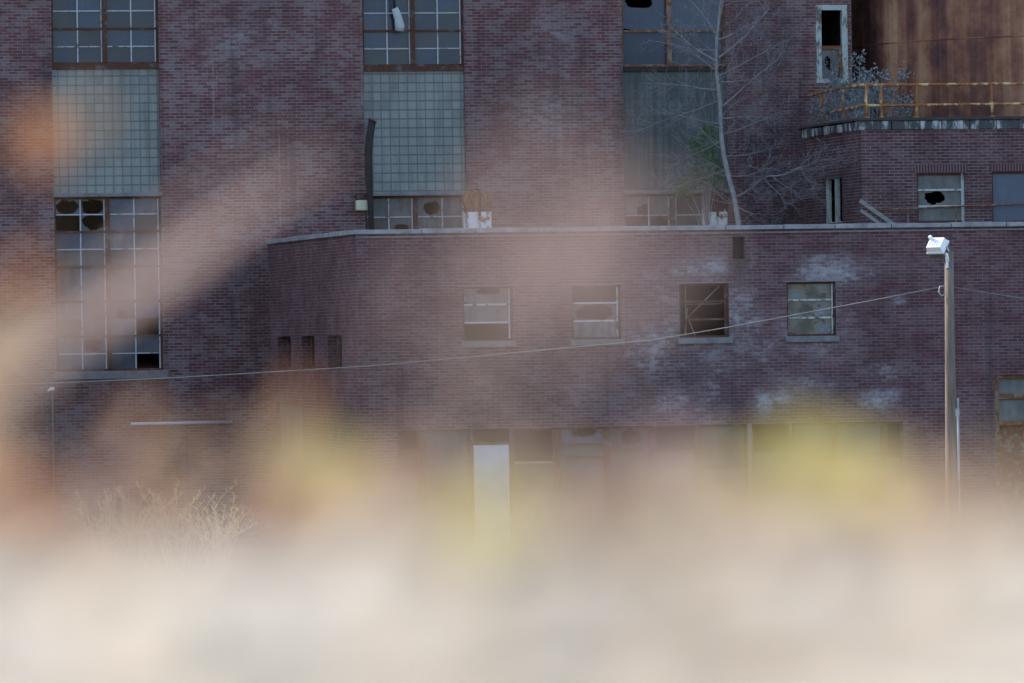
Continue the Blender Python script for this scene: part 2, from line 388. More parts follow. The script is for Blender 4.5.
# ------------------------------------------------------------------ window builders (facade frame, plane w)
PW = lambda w: (lambda a, d, z: (a, w+d, z))
def grid_window(parent, name, r, w, rec, cols, rows, mull=None, thick_rows=(), glass='glass', frame='steel_rust', munt='steel_pale', hskip=(),
                tints=None, missing=(), holes=None, seed=1, bar=.018, fr=.05, dusty=()):
    """steel window in the opening r, recessed by rec; cols/rows = edges as fractions of the opening"""
    u0, u1, z0, z1 = r; rnd = random.Random(seed)
    X = [u0+(u1-u0)*c for c in cols]; Z = [z0+(z1-z0)*c for c in rows]
    f = MB(); y0, y1 = w+rec-.03, w+rec+.03
    f.box(u0, u0+fr, y0, y1, z0, z1); f.box(u1-fr, u1, y0, y1, z0, z1)
    f.box(u0+fr, u1-fr, y0, y1, z0, z0+fr); f.box(u0+fr, u1-fr, y0, y1, z1-fr, z1)
    if mull is not None:
        c = u0+(u1-u0)*mull; f.box(c-.055, c+.055, y0-.025, y1, z0+fr, z1-fr)
    for k in thick_rows: f.box(u0+fr, u1-fr, y0-.008, y1-.004, Z[k]-.024, Z[k]+.024)
    wo = f.build(name, M[frame], parent)
    m = MB()
    for i, x in enumerate(X[1:-1], 1):
        if mull is not None and abs(cols[i]-mull) < .012: continue
        m.box(x-bar, x+bar*.6, w+rec-.016, w+rec+.012, z0+fr, z1-fr)
    for j, z in enumerate(Z[1:-1], 1):
        if j in thick_rows or j in hskip: continue
        for a, b in zip([u0+fr]+([u0+(u1-u0)*mull+.055] if mull else []), ([u0+(u1-u0)*mull-.055] if mull else [])+[u1-fr]):
            m.box(a, b, w+rec-.013, w+rec+.009, z-bar*.7, z+bar*.7)
    if mull is not None:
        c = u0+(u1-u0)*mull
        m.box(c-.085, c-.057, w+rec-.022, w+rec+.01, z0+fr, z1-fr)
    m.box(u1-fr-.03, u1-fr-.001, w+rec-.022, w+rec+.01, z0+fr, z1-fr)
    m.build('muntins', M[munt], wo)
    g, gd = MB(), MB()
    P = PW(w)
    for i in range(len(X)-1):
        for j in range(len(Z)-1):
            if (i, j) in missing: continue
            tt = rnd.uniform(.25, .75) if not tints or (i, j) not in tints else tints[(i, j)]
            tgt = gd if (i, j) in dusty else g
            dd = rec+.016+rnd.uniform(-.003, .003)
            if holes and (i, j) in holes: broken_pane(tgt, X[i], X[i+1], Z[j], Z[j+1], P, dd, holes[(i, j)], tt, seed*97+i*11+j)
            else: tgt.face([P(X[i],dd,Z[j]), P(X[i+1],dd+rnd.uniform(-.004,.004),Z[j]), P(X[i+1],dd,Z[j+1]), P(X[i],dd,Z[j+1])], tt)
    if g.f: g.build('pane', M[glass], wo)
    if gd.f: gd.build('dusty_pane', M['glass_dusty'], wo)
    return wo

BASE = to_world(0, 0, 0)
# ================================================================== tall building
tall = thing('brick_factory', 'tall dark red brick factory block with three high window bays behind the low annex', 'building', BASE, TH)
ZTOP = 24.0
cols_px = {1: (52, 158, 55.5, 162, 57.5, 164.5), 2: (363, 464.5, 366, 467.5, 0, 0), 3: (622.5, 727, 625, 729, 0, 0)}
def bay(x0, x1, ytop, yb): return rect(x0, ytop, x1, yb, WT)
b1u = rect(51.5, 10, 157.5, 64.5, WT); b1p = rect(53, 69, 160.5, 193, WT); b1l = rect(55.5, 196.5, 163.5, 371, WT)
B1 = ((b1u[0]+b1p[0]+b1l[0])/3, (b1u[1]+b1p[1]+b1l[1])/3)
b2u = rect(362.5, 10, 463.5, 66.5, WT); b2p = rect(364.5, 71, 466, 192, WT)
B2 = ((b2u[0]+b2p[0])/2, (b2u[1]+b2p[1])/2)
b3u = rect(622, 10, 726, 67, WT); b3p = rect(624, 71, 728, 190, WT)
B3 = ((b3u[0]+b3p[0])/2, (b3u[1]+b3p[1])/2)
ROOFZ = qw(650, 229.0, 0).z - .22          # annex roof
TOPW = ZTOP - 2.2
sd = rect(816, 5, 847.5, 83, WT)
tall_end = qw(852, 60, WT).x
holes = [(B1[0], B1[1], b1l[2]-.02, TOPW), (B2[0], B2[1], ROOFZ+.25, TOPW), (B3[0], B3[1], ROOFZ+.25, TOPW), sd]
for k in (1, 2, 3):      # further bays outside the picture keep the rhythm of the wall
    o_ = B1[0] - k*(B2[0]-B1[0])
    holes.append((o_, o_+2.44, b1l[2]-.02, TOPW))
w_ = MB(); U0 = -48.0
sheet(w_, U0, tall_end, -.5, ZTOP, holes, .26, PW(WT))
for a, b in ((U0, 0), (tall_end, 1)):
    pts = [(a, WT, -.5), (a, WT+22, -.5), (a, WT+22, ZTOP), (a, WT, ZTOP)]
    w_.face(pts if b else pts[::-1])
w_.face([(U0, WT+22, -.5), (U0, WT+22, ZTOP), (tall_end, WT+22, ZTOP), (tall_end, WT+22, -.5)])
w_.face([(U0, WT, ZTOP), (tall_end, WT, ZTOP), (tall_end, WT+22, ZTOP), (U0, WT+22, ZTOP)])
w_.build('wall', M['brick_tall'], tall)
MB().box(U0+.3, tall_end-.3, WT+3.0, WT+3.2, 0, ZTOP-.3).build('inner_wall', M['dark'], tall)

def upper(parent, r, seed, **kw):
    n = int(round((r[3]-r[2])/.398)); rows = [j/n for j in range(n+1)]
    return grid_window(parent, 'window', r, WT, .14, [0, .25, .5, .75, 1], rows, .5, [j for j in range(2, n, 2)], seed=seed, **kw)
REC = .14
def panel(parent, B, zb, zt, mat, ledge=True, rust='steel_rust'):
    m = MB(); m.box(B[0], B[1], WT+.09, WT+.2, zb, zt); m.build('glass_block_panel', M[mat], parent)
    m = MB(); m.box(B[0], B[1], WT+.03, WT+.19, zt, zt+.11); m.build('lintel', M[rust], parent)
    if ledge:
        m = MB(); m.box(B[0]-.02, B[1]+.02, WT-.05, WT+.2, zb-.085, zb); m.build('ledge', M['sill'], parent, bevel=.01)
# bay 1
z_ch = b1u[2]
def rws(zb, zt, step): n = max(1, int(round((zt-zb)/step))); return n, [j/n for j in range(n+1)]
upper(tall, (B1[0], B1[1], b1p[3]+.11, TOPW), 3)
panel(tall, B1, b1p[2], b1p[3], 'block')
lo = (B1[0], B1[1], b1l[2], b1p[2]-.085)
hl = {(0,9): (.5,.45,.47,.49), (1,9): (.5,.45,.47,.49), (1,8): (.5,.55,.47,.5)}
grid_window(tall, 'window', lo, WT, .14, [0,.25,.5,.75,1], [j/10 for j in range(11)], .5, (2,4,6,8), 'glass', 'steel_rust', 'steel_pale', (3,5),
            tints={(3,8): .1, (2,9): .75, (3,9): .7, (2,8): .7, (0,7): .5, (1,7): .55, (0,6): .5, (3,2): .12, (2,6): .3}, missing={(0,8), (3,0), (3,2)},
            holes={**hl, (1,1): (.4,.5,.42,.4), (2,3): (.5,.2,.2,.35)}, seed=5,
            dusty={(i, j) for i in range(4) for j in range(1, 8) if (i, j) not in ((1,3),(2,3),(3,3),(3,2),(1,1),(2,1),(3,1),(2,6),(0,7),(1,7))})
m = MB(); m.box(B1[0]-.06, B1[1]+.1, WT-.07, WT+.2, b1l[2]-.18, b1l[2]); m.build('sill', M['sill'], tall, bevel=.012)
# bay 2
upper(tall, (B2[0], B2[1], b2p[3]+.11, TOPW), 8)
panel(tall, B2, b2p[2], b2p[3], 'block')
grid_window(tall, 'window', (B2[0], B2[1], ROOFZ+.25, b2p[2]-.085), WT, .14, [0,.24,.5,.77,1], [0,.52,1], .5, (), 'glass_dusty', 'steel_rust', 'steel_pale',
            tints={(0,0): .15, (1,0): .4, (0,1): .45, (1,1): .5, (2,1): .6, (3,0): .55, (3,1): .6, (2,0): .6}, holes={(2,1): (.62,.4,.34,.36), (1,0): (.5,.55,.3,.16)}, seed=11)
# bay 3
n3 = int(round((TOPW-(b3p[3]+.11))/.8)); 
grid_window(tall, 'window', (B3[0], B3[1], b3p[3]+.11, TOPW), WT, .14, [0,.46,1], [j/n3 for j in range(n3+1)], .46, range(1, n3), 'glass_blue', 'steel_orange', 'steel_rust',
            holes={(0,1): (.4,.85,.36,.22)}, seed=21)
panel(tall, B3, b3p[2], b3p[3], 'block_dark', True, 'pipe_brown')
grid_window(tall, 'window', (B3[0], B3[1], ROOFZ+.25, b3p[2]-.085), WT, .14, [0,.24,.46,.5,.76,1], [0,.5,1], .46, (), 'glass_dusty', 'steel_rust', 'frame_white',
            tints={(0,0): .12, (1,0): .12, (0,1): .8, (1,1): .8}, holes={(0,1): (.9,.1,.4,.45), (1,0): (.5,.5,.45,.45)}, missing={(0,0)}, seed=23)
for k in (1, 2, 3):
    o_ = B1[0] - k*(B2[0]-B1[0])
    grid_window(tall, 'window', (o_, o_+2.44, b1p[3]+.11, TOPW), WT, .14, [0,.25,.5,.75,1], [j/12 for j in range(13)], .5, range(2, 12, 2), seed=30+k)
    panel(tall, (o_, o_+2.44), b1p[2], b1p[3], 'block')
    grid_window(tall, 'window', (o_, o_+2.44, b1l[2], b1p[2]-.085), WT, .14, [0,.25,.5,.75,1], [j/10 for j in range(11)], .5, (2,4,6,8), seed=40+k)
# peeling sash at the far corner: timber surround, open upper half, dirty lower half
sw = MB(); u0, u1, z0, z1 = sd
for a, b, c, d in ((u0, u0+.13, z0, z1), (u1-.13, u1, z0, z1), (u0+.13, u1-.13, z1-.12, z1), (u0+.13, u1-.13, z0, z0+.1)):
    sw.box(a, b, WT-.03, WT+.14, c, d)
zm = qw(830, 47, WT).z
so = sw.build('sash_window', M['frame_white'], tall, bevel=.008)
m = MB(); m.box(u0+.13, u1-.13, WT+.0, WT+.1, zm-.05, zm+.03); m.box(u1-.2, u1-.13, WT+.0, WT+.08, z0+.1, zm-.05); m.build('meeting_rail', M['steel_orange'], so)
m = MB(); broken_pane(m, u0+.13, u1-.2, z0+.1, zm-.05, PW(WT), .07, (.4,.55,.2,.25), .7, 4); m.build('pane', M['glass_dusty'], so)

# ================================================================== annex
UA = qw(358, 330, 0).x                       # front left corner
UA2 = UA                                      # the side wall runs straight back
UR = 26.0
ZCOP = qw(358, 229.6, 0).z                   # top of coping
annex = thing('brick_annex', 'low flat roofed brick annex with white lime stains and four square upstairs windows', 'building', BASE, TH)
wins = [rect(463, 287, 513, 340.5, 0), rect(572, 285, 621, 339.5, 0), rect(679.5, 283, 729, 338, 0), rect(787, 281.5, 836, 336, 0)]
zb_ = sum(r[2] for r in wins)/4; zt_ = sum(r[3] for r in wins)/4
wins = [(r[0], r[1], zb_, zt_) for r in wins]
strip = rect(398.5, 430, 904, 560, 0); strip = (strip[0], strip[1], .02, (qw(398.5,430.3,0).z+qw(904,421.2,0).z)/2)
rdoor = rect(996, 375, 1060, 560, 0); rdoor = (rdoor[0], rdoor[1]+.6, .02, rdoor[3])
scup = rect(732.5, 236.5, 744.5, 259, 0)
slot = None
wa = MB()
sheet(wa, UA, UR, -.3, ZCOP-.1, wins+[strip, rdoor, scup], .24, PW(0))
slits_px = [(277.5, 337, 291, 371), (301.5, 336, 314.5, 369.5), (327.5, 335, 342, 368)]
slits = []
for x0, y0, x1, y1 in slits_px:
    a, b = qu(x0, (y0+y1)/2, UA), qu(x1, (y0+y1)/2, UA); c = (x0+x1)/2
    slits.append((min(a.y, b.y), max(a.y, b.y), qu(c, y1, UA).z, qu(c, y0, UA).z))
zsb = sum(s[2] for s in slits)/3; zst = sum(s[3] for s in slits)/3
slits = [(s[0], s[1], zsb, zst) for s in slits]
a, b = qu(276, 440, UA), qu(303, 440, UA)
sdoor = (b.y, a.y, .02, qu(289, 402, UA).z)
PU = lambda a, d, z: (UA+d, a, z)
tmp = MB(); sheet(tmp, 0, WT, -.3, ZCOP-.1, slits+[sdoor], .3, PU)
for f in tmp.f: wa.face([tmp.v[i] for i in f][::-1])
wa.face([(UR, 0, -.3), (UR, WT, -.3), (UR, WT, ZCOP-.1), (UR, 0, ZCOP-.1)])
wa.build('wall', M['brick_annex'], annex)
MB().box(UA+.35, UR-.3, .35, WT-.003, ROOFZ-.15, ROOFZ).build('roof', M['roof'], annex)
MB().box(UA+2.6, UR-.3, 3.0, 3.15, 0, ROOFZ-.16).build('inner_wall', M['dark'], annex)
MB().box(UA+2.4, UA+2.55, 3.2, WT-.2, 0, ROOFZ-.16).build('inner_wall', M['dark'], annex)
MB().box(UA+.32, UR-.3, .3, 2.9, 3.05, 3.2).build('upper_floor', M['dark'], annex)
# coping stones with open joints
cp = MB(); u = UA-.06; rnd = random.Random(2); i = 0
while u < UR:
    ln = rnd.uniform(1.1, 1.45); cp.box(u, min(u+ln-.012, UR), -.06+rnd.uniform(-.008,.008), .36, ZCOP-.1, ZCOP+rnd.uniform(-.008,.008)); u += ln
y = .36
while y < WT-.05:
    ln = rnd.uniform(1.2, 1.5); cp.box(UA-.06+rnd.uniform(-.008,.008), UA+.36, y+.012, min(y+ln, WT-.01), ZCOP-.1, ZCOP+rnd.uniform(-.008,.008)); y += ln
cp.build('coping', M['coping'], annex, bevel=.012)
MB().box(UA-.02, UR, -.025, -.002, ZCOP-.178, ZCOP-.145).build('drip_course', M['sill'], annex)
MB().box(scup[0], scup[1], .18, .22, scup[2], scup[3]).build('scupper', M['dark'], annex)
def sash(r, seed, glass, tints, missing, holes=None, frame='steel_pale', rows=(0,.34,.67,1), dusty=()):
    u0, u1, z0, z1 = r; m = MB(); d0, d1 = .09, .15; fr = .045
    m.box(u0, u0+fr, d0, d1, z0, z1); m.box(u1-fr, u1, d0, d1, z0, z1); m.box(u0+fr, u1-fr, d0, d1, z1-fr, z1); m.box(u0+fr, u1-fr, d0, d1, z0, z0+fr)
    wo = m.build('window', M['steel_rust'], annex)
    m = MB(); Z = [z0+(z1-z0)*k for k in rows]
    for z in Z[1:-1]: m.box(u0+fr, u1-fr-.015, d0-.008, d1-.02, z-.022, z+.018)
    m.box(u1-fr-.03, u1-fr-.001, d0-.01, d1-.012, z0+fr, z1-fr)
    m.build('muntins', M[frame], wo)
    g = MB(); P = PW(0)
    for j in range(len(Z)-1):
        if j in missing: continue
        if holes and j in holes: broken_pane(g, u0+fr, u1-fr, Z[j], Z[j+1], P, .125, holes[j], tints.get(j, .5), seed+j)
        else: g.face([P(u0+fr,.125,Z[j]), P(u1-fr,.125,Z[j]), P(u1-fr,.125,Z[j+1]), P(u0+fr,.125,Z[j+1])], tints.get(j, .5))
    if g.f: g.build('pane', M[glass], wo)
    m = MB(); m.box(u0-.05, u1+.06, -.05, .2, z0-.13, z0-.001); m.build('sill', M['sill'], wo, bevel=.012)
    m = MB(); m.box(u0-.08, u1+.1, -.012, .08, z1+.001, z1+.022); m.build('lintel', M['sill'], wo)
    return wo
sash(wins[0], 1, 'glass_dusty', {1: .8, 2: .75}, {0}, {2: (.55,.75,.3,.22)})
sash(wins[1], 2, 'glass_dusty', {0: .75}, {2}, {1: (.5,.5,.47,.47)})
w3 = sash(wins[2], 3, 'glass', {}, {0, 1, 2}, frame='steel_rust')
M['galv_dull'] = simple('dull bare steel', (.14,.13,.13), (.24,.22,.21), 5, .8)
u0, u1, z0, z1 = wins[2]
m = MB()
for a, b in (((.12,.0),(.2,.55)), ((.2,.38),(.85,.95)), ((.2,.38),(.34,.05)), ((.16,.62),(.9,.62)), ((.16,.0),(.16,.95))):
    m.tube([(u0+(u1-u0)*a[0], .17, z0+(z1-z0)*a[1]), (u0+(u1-u0)*b[0], .17, z0+(z1-z0)*b[1])], .012, 5)
m.build('bent_bars', M['galv_dull'], w3)
def reflect_glass():
    t = NT('old glass with painted reflections'); uv = t.coord('UV')
    n = t.noise(uv, 2.6, 3, .5); n2 = t.noise(uv, 3.4, 4, .6)
    col = t.ramp(n, [(.36, (.03,.035,.045)), (.46, (.075,.075,.08)), (.53, (.15,.125,.095)), (.59, (.09,.11,.15)), (.72, (.18,.21,.27))])  # brown and blue reflections in the panes, put into the colour
    col = t.mix(t.step(n2, .55, .62), col, (.02,.022,.03))
    return t.done(col, .2, 0, .5)
M['glass_reflect'] = reflect_glass()
sash(wins[3], 4, 'glass_reflect', {}, set(), frame='frame_white')
# slit windows in the side wall
for s in slits:
    m = MB(); P = PU
    for a0, a1, b0, b1 in ((s[0], s[0]+.2, s[2], s[3]), (s[1]-.2, s[1], s[2], s[3]), (s[0]+.2, s[1]-.2, s[3]-.06, s[3]), (s[0]+.2, s[1]-.2, s[2], s[2]+.06)):
        m.box(UA+.2, UA+.26, a0, a1, b0, b1)
    wo = m.build('slit_window', M['steel_rust'], annex)
    m = MB(); m.face([P(s[0]+.2,.24,s[2]), P(s[0]+.2,.24,s[3]), P(s[1]-.2,.24,s[3]), P(s[1]-.2,.24,s[2])], .2); m.build('pane', M['glass'], wo)
m = MB(); m.box(UA+.12, UA+.18, sdoor[0], sdoor[1], sdoor[2], sdoor[3]); m.build('door', M['board'], annex)
# ground floor strip of glazing and doors
zt = strip[3]
def uat(px, py=440): return qw(px, py, 0).x
def zat(py, px=650): return qw(px, py, 0).z
def post(px0, px1, mat='steel_rust'):
    MB().box(uat(px0), uat(px1), .04, .2, .02, zt-.001).build('post', M[mat], annex)
def unit(name, px0, px1, rows, mats, fr='steel_rust', tints=None, holes=None, seed=1, munt='steel_rust'):
    """one glazed unit between posts; rows are heights from the top, metres"""
    u0, u1 = uat(px0), uat(px1); top = zt-.002; f = MB(); t_ = .045
    bot = top - rows[-1]
    f.box(u0, u0+t_, .08, .15, bot, top); f.box(u1-t_, u1, .08, .15, bot, top); f.box(u0+t_, u1-t_, .08, .15, top-t_, top)
    wo = f.build(name, M[fr], annex)
    for r_ in rows[1:]: MB().box(u0+t_, u1-t_, .075, .14, top-r_-.022, top-r_+.022).build('muntin', M[munt], wo)
    for j in range(len(rows)-1):
        if mats[j] is None: continue
        g = MB(); a, b = top-rows[j+1], top-rows[j]; tt = (tints or {}).get(j, .5)*.6
        if holes and j in holes: broken_pane(g, u0+t_, u1-t_, a, b, PW(0), .12, holes[j], tt, seed+j)
        else: g.face([(u0+t_,.12,a), (u1-t_,.12,a), (u1-t_,.12,b), (u0+t_,.12,b)], tt)
        g.build('pane' if 'glass' in mats[j] else 'panel', M[mats[j]], wo)
    return wo
H = zt - .03
unit('window', 398.5, 420, [0, .42, .85, H], [None, 'steel_rust', 'board'], seed=3)
post(420, 425)
unit('window', 425, 470, [0, 1.3, H], ['glass_dusty', 'board'], tints={0: .5, 1: .5}, seed=4)
# white door with dark transom
m = MB(); m.box(uat(470.5), uat(473.5), .04, .2, .02, zt-.001); m.box(uat(510), uat(512.5), .04, .2, .02, zt-.001)
dz = zat(444.8, 491); m.box(uat(473.5), uat(510), .04, .2, dz, dz+.05)
dfr = m.build('door_frame', M['steel_rust'], annex)
dr = MB().box(uat(473.5)+.01, uat(510)-.01, .06, .11, .03, dz-.004).build('door', M['white_door'], annex)
m = MB(); m.tube([(uat(506), .0, 1.02), (uat(506), .058, 1.02)], .03, 10); m.build('handle', M['galv'], dr)
unit('window', 512.5, 555.5, [0, .72, H], [None, 'board'], tints={1: .35}, seed=5, munt='sill')
post(555.5, 560)
unit('window', 560, 606.5, [0, .36, .62, H], ['glass_blue', 'glass_dusty', 'board'], tints={0: .8, 1: .6}, holes={0: (.55,.7,.3,.3)}, seed=6)
post(606.5, 610)
unit('window', 610, 652, [0, .5, H], ['glass_dusty', 'board'], tints={0: .35, 1: .4}, holes={0: (.55,.55,.3,.4)}, seed=9)
post(652, 655)
unit('window', 655, 697, [0, .55, H], [None, 'board'], tints={1: .4}, seed=7)
post(697, 701)
unit('window', 701, 748, [0, .9, H], ['glass_dusty', 'board'], tints={0: .55, 1: .5}, seed=8)
MB().box(uat(748), uat(752.5), .02, .22, .02, zt-.001).build('post', M['sill'], annex)
unit('window', 752.5, 790, [0, .6, H], [None, 'board'], tints={1: .5}, seed=12)
post(790, 793, 'steel_orange')
unit('window', 793, 833, [0, 1.0, H], ['board', 'board'], tints={0: .55, 1: .5}, seed=13)
post(833, 836)
unit('window', 836, 884, [0, .7, H], ['glass_dusty', 'board'], tints={0: .6}, seed=14)
post(884, 887)
unit('window', 887, 903.8, [0, .75, H], [None, 'board'], seed=15)
# far right loading door with boarded upper lights
u0, u1, z0, z1 = rdoor
m = MB(); m.box(u0, u0+.1, .05, .2, z0, z1); m.box(u1-.1, u1, .05, .2, z0, z1); m.box(u0+.1, u1-.1, .05, .2, z1-.06, z1)
zb2 = zat(396, 1010); m.box(u0+.1, u1-.1, .04, .2, zb2-.06, zb2+.05); zb3 = zat(423, 1010); m.box(u0+.1, u1-.1, .04, .2, zb3-.05, zb3+.05)
ld = m.build('loading_door', M['steel_orange'], annex)
MB().box(u0+.1, u1-.1, .12, .15, zb2+.05, z1-.06).build('panel', M['board'], ld)
MB().box(u0+.1, u1-.1, .12, .15, zb3+.05, zb2-.06).build('panel', M['board'], ld)
MB().box(u0+.1, u1-.1, .14, .17, z0, zb3-.05).build('rusty_panel', M['steel_orange'], ld)

# ================================================================== boiler house that carries the tank
UV = qw(861, 130, WV).x; ZV = qw(940, 117, WV).z
boiler = thing('boiler_house', 'small brick boiler house with flaking pale coping under the rusted tank', 'building', to_world(UV, WV, ROOFZ), TH)
def B_(p): return (p[0]-UV, p[1]-WV, p[2]-ROOFZ)
class LB(MB):            # geometry given in facade coordinates, stored in the boiler house's own
    def build(s, name, mat, parent=None, **kw):
        s.v = [B_(p) for p in s.v] if parent is not None else s.v
        return MB.build(s, name, mat, parent, **kw)
bw1 = rect(917, 173, 965, 222.5, WV); bw2 = rect(992, 171.5, 1042, 222.5, WV)
a, b = qu(822, 200, UV), qu(842, 200, UV); nw = (b.y, a.y, qu(832, 223, UV).z, qu(832, 177.5, UV).z)
ZB = ZV-.28
m = LB(); sheet(m, UV, UR-1, ROOFZ+.003, ZB, [bw1, bw2], .2, PW(WV))
tmp = MB(); PV = lambda a, d, z: (UV+d, a, z)
sheet(tmp, WV, WT-.003, ROOFZ+.003, ZB, [nw], .2, PV)
for f in tmp.f: m.face([tmp.v[i] for i in f][::-1])
m.face([(UR-1, WV, ROOFZ), (UR-1, WV+16, ROOFZ), (UR-1, WV+16, ZB), (UR-1, WV, ZB)])
m.build('wall', M['brick_boiler'], boiler)
m = LB(); m.box(UV+.3, UR-1.3, WV+.3, WV+15, ZB-.1, ZB+.1); m.build('roof', M['roof'], boiler)
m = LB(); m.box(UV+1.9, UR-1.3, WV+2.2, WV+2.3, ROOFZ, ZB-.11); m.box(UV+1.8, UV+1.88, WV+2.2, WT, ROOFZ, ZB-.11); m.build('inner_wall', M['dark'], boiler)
m = LB(); u = UV-.04; rnd = random.Random(6)
while u < UR-1:
    ln = rnd.uniform(.5, .8); jt = rnd.uniform(-.02,.02)
    m.box(u, u+ln-.015, WV-.05+jt, WV+.3, ZB+.002, ZB+.2+jt*.6); u += ln
y = WV+.3
while y < WT-.1:
    ln = rnd.uniform(.5, .75); jt = rnd.uniform(-.03,.03); m.box(UV-.05+jt, UV+.3, y+.012, min(y+ln, WT-.01), ZB+.002, ZB+.2+jt*.6); y += ln
m.build('coping', M['white_coping'], boiler, bevel=.02)
m = LB(); m.box(UV-.08, UR-1, WV-.09, WV+.25, ZB+.215, ZB+.28); m.box(UV-.09, UV+.25, WV+.26, WT-.01, ZB+.22, ZB+.27); m.build('roof_edge', M['roof'], boiler)
# windows of the boiler house
def bwin(r, glass, rows, holes, tints, missing=(), seed=1):
    u0, u1, z0, z1 = r; m = LB(); t_ = .045
    for a, b, c, d in ((u0, u0+t_, z0, z1), (u0+t_, u1-t_, z1-t_, z1), (u0+t_, u1-t_, z0, z0+t_)): m.box(a, b, WV+.06, WV+.14, c, d)
    wo = m.build('window', M['steel_rust'], boiler)
    m = LB(); m.box(u1-t_-.02, u1, WV+.05, WV+.14, z0, z1)
    Z = [z0+(z1-z0)*k for k in rows]
    for z in Z[1:-1]: m.box(u0+t_, u1-t_-.005, WV+.055, WV+.12, z-.022, z+.022)
    m.build('muntins', M['frame_white'], wo, ) if False else None
    m.v = [B_(p) for p in m.v]; MB.build(m, 'muntins', M['frame_white'], wo)
    g = MB()
    for j in range(len(Z)-1):
        if holes and j in holes: broken_pane(g, u0+t_, u1-t_, Z[j], Z[j+1], PW(WV), .1, holes[j], tints.get(j, .5), seed)
        else: g.face([(u0+t_,WV+.1,Z[j]), (u1-t_,WV+.1,Z[j]), (u1-t_,WV+.1,Z[j+1]), (u0+t_,WV+.1,Z[j+1])], tints.get(j, .5))
    g.v = [B_(p) for p in g.v]; g.build('pane', M[glass], wo)
    c = MB(); c.box(u0-.04, u1+.04, WV-.012, WV+.05, z1+.004, z1+.19); c.v = [B_(p) for p in c.v]
    c.build('lintel', M['soldier'], wo)
def soldier():
    t = NT('soldier course'); uv = t.coord('UV'); mp = t.new('ShaderNodeMapping'); mp.inputs['Rotation'].default_value = (0,0,R(90)); t.l.new(uv, mp.inputs[0])
    br = t.new('ShaderNodeTexBrick', offset=0.0); t.l.new(mp.outputs[0], br.inputs['Vector'])
    br.inputs['Scale'].default_value = 1; br.inputs['Brick Width'].default_value = 4; br.inputs['Row Height'].default_value = .0677; br.inputs['Mortar Size'].default_value = .0075
    br.inputs['Color1'].default_value = (.09,.04,.045,1); br.inputs['Color2'].default_value = (.12,.05,.05,1); br.inputs['Mortar'].default_value = (.2,.17,.18,1)
    return t.done(br.outputs['Color'], .88, 0, .2)
M['soldier'] = soldier()
bwin(bw1, 'board', (0,.33,.66,1), {1: (.38,.5,.24,.46)}, {0: .55, 1: .5, 2: .45}, seed=5)
bwin(bw2, 'glass_blue', (0,1), None, {0: .8}, seed=6)
m = LB(); s = nw
for a0, a1, b0, b1 in ((s[0], s[0]+.25, s[2], s[3]), (s[1]-.25, s[1], s[2], s[3]), ((s[0]+s[1])/2-.12, (s[0]+s[1])/2+.12, s[2]+.03, s[3]-.03), (s[0]+.25, s[1]-.25, s[3]-.03, s[3]), (s[0]+.25, s[1]-.25, s[2], s[2]+.03)):
    m.box(UV+.1, UV+.16, a0, a1, b0, b1)
m.build('narrow_window', M['frame_white'], boiler)

# ------------------------------------------------------------------ rusted tank
def deck(px, py): return qw(px, py, WV)
RT = 6.2
tc_w = WV + .9 + RT
dl = to_local(at(847, 60, 100)) - CAM_L
# centre so that the left silhouette of the shell meets that sight line
ang = math.atan2(dl.y, dl.x); nrm = Vector((math.sin(ang), -math.cos(ang)))
best = None
for k in range(4000):
    uc = 8 + k*.004
    if abs((uc-CAM_L.x)*nrm.x + (tc_w-CAM_L.y)*nrm.y) < RT: continue
    best = uc
    if k and uc > CAM_L.x + 10: break
lo_, hi_ = 0.0, 60.0
for _ in range(60):
    mid_ = (lo_+hi_)/2
    if ((mid_-CAM_L.x)*nrm.x + (tc_w-CAM_L.y)*nrm.y) > RT: hi_ = mid_
    else: lo_ = mid_
uc = lo_
tank = thing('storage_tank', 'large round steel tank streaked with brown rust on the boiler house roof', 'tank', to_world(uc, tc_w, ZB+.1), TH)
TH_ = 7.0
def shell():
    n = 120; v = []; f = []
    me = bpy.data.meshes.new('shell')
    zs = [0.0, TH_]
    for z in zs:
        for k in range(n): an = 2*math.pi*k/n; v.append((RT*math.cos(an), RT*math.sin(an), z))
    for k in range(n): f.append((k, (k+1) % n, n+(k+1) % n, n+k))
    f.append(tuple(range(n, 2*n)))
    me.from_pydata(v, [], f); me.update(); uv = me.uv_layers.new(name='UVMap')
    for p in me.polygons:
        for li in p.loop_indices:
            vi = me.loops[li].vertex_index; k = vi % n
            kk = k if not (p.index == n-1 and k == 0) else n
            uv.data[li].uv = (kk/n*2*math.pi*RT, v[vi][2])
        p.use_smooth = p.index < n
    me.materials.append(M['tank']); o = bpy.data.objects.new('shell', me); COL.objects.link(o); o.parent = tank
shell()
m = MB(); m.lathe([(RT+.02, 0), (RT+.09, 0), (RT+.09, .12), (RT+.02, .12)], n=96, cap=False); m.build('base_ring', M['pipe_brown'], tank)
m = MB()
for zz in (2.05,): m.lathe([(RT+.001, zz), (RT+.006, zz), (RT+.006, zz+.022), (RT+.001, zz+.022)], n=96, cap=False)
m.build('weld_seam', M['tank'], tank)

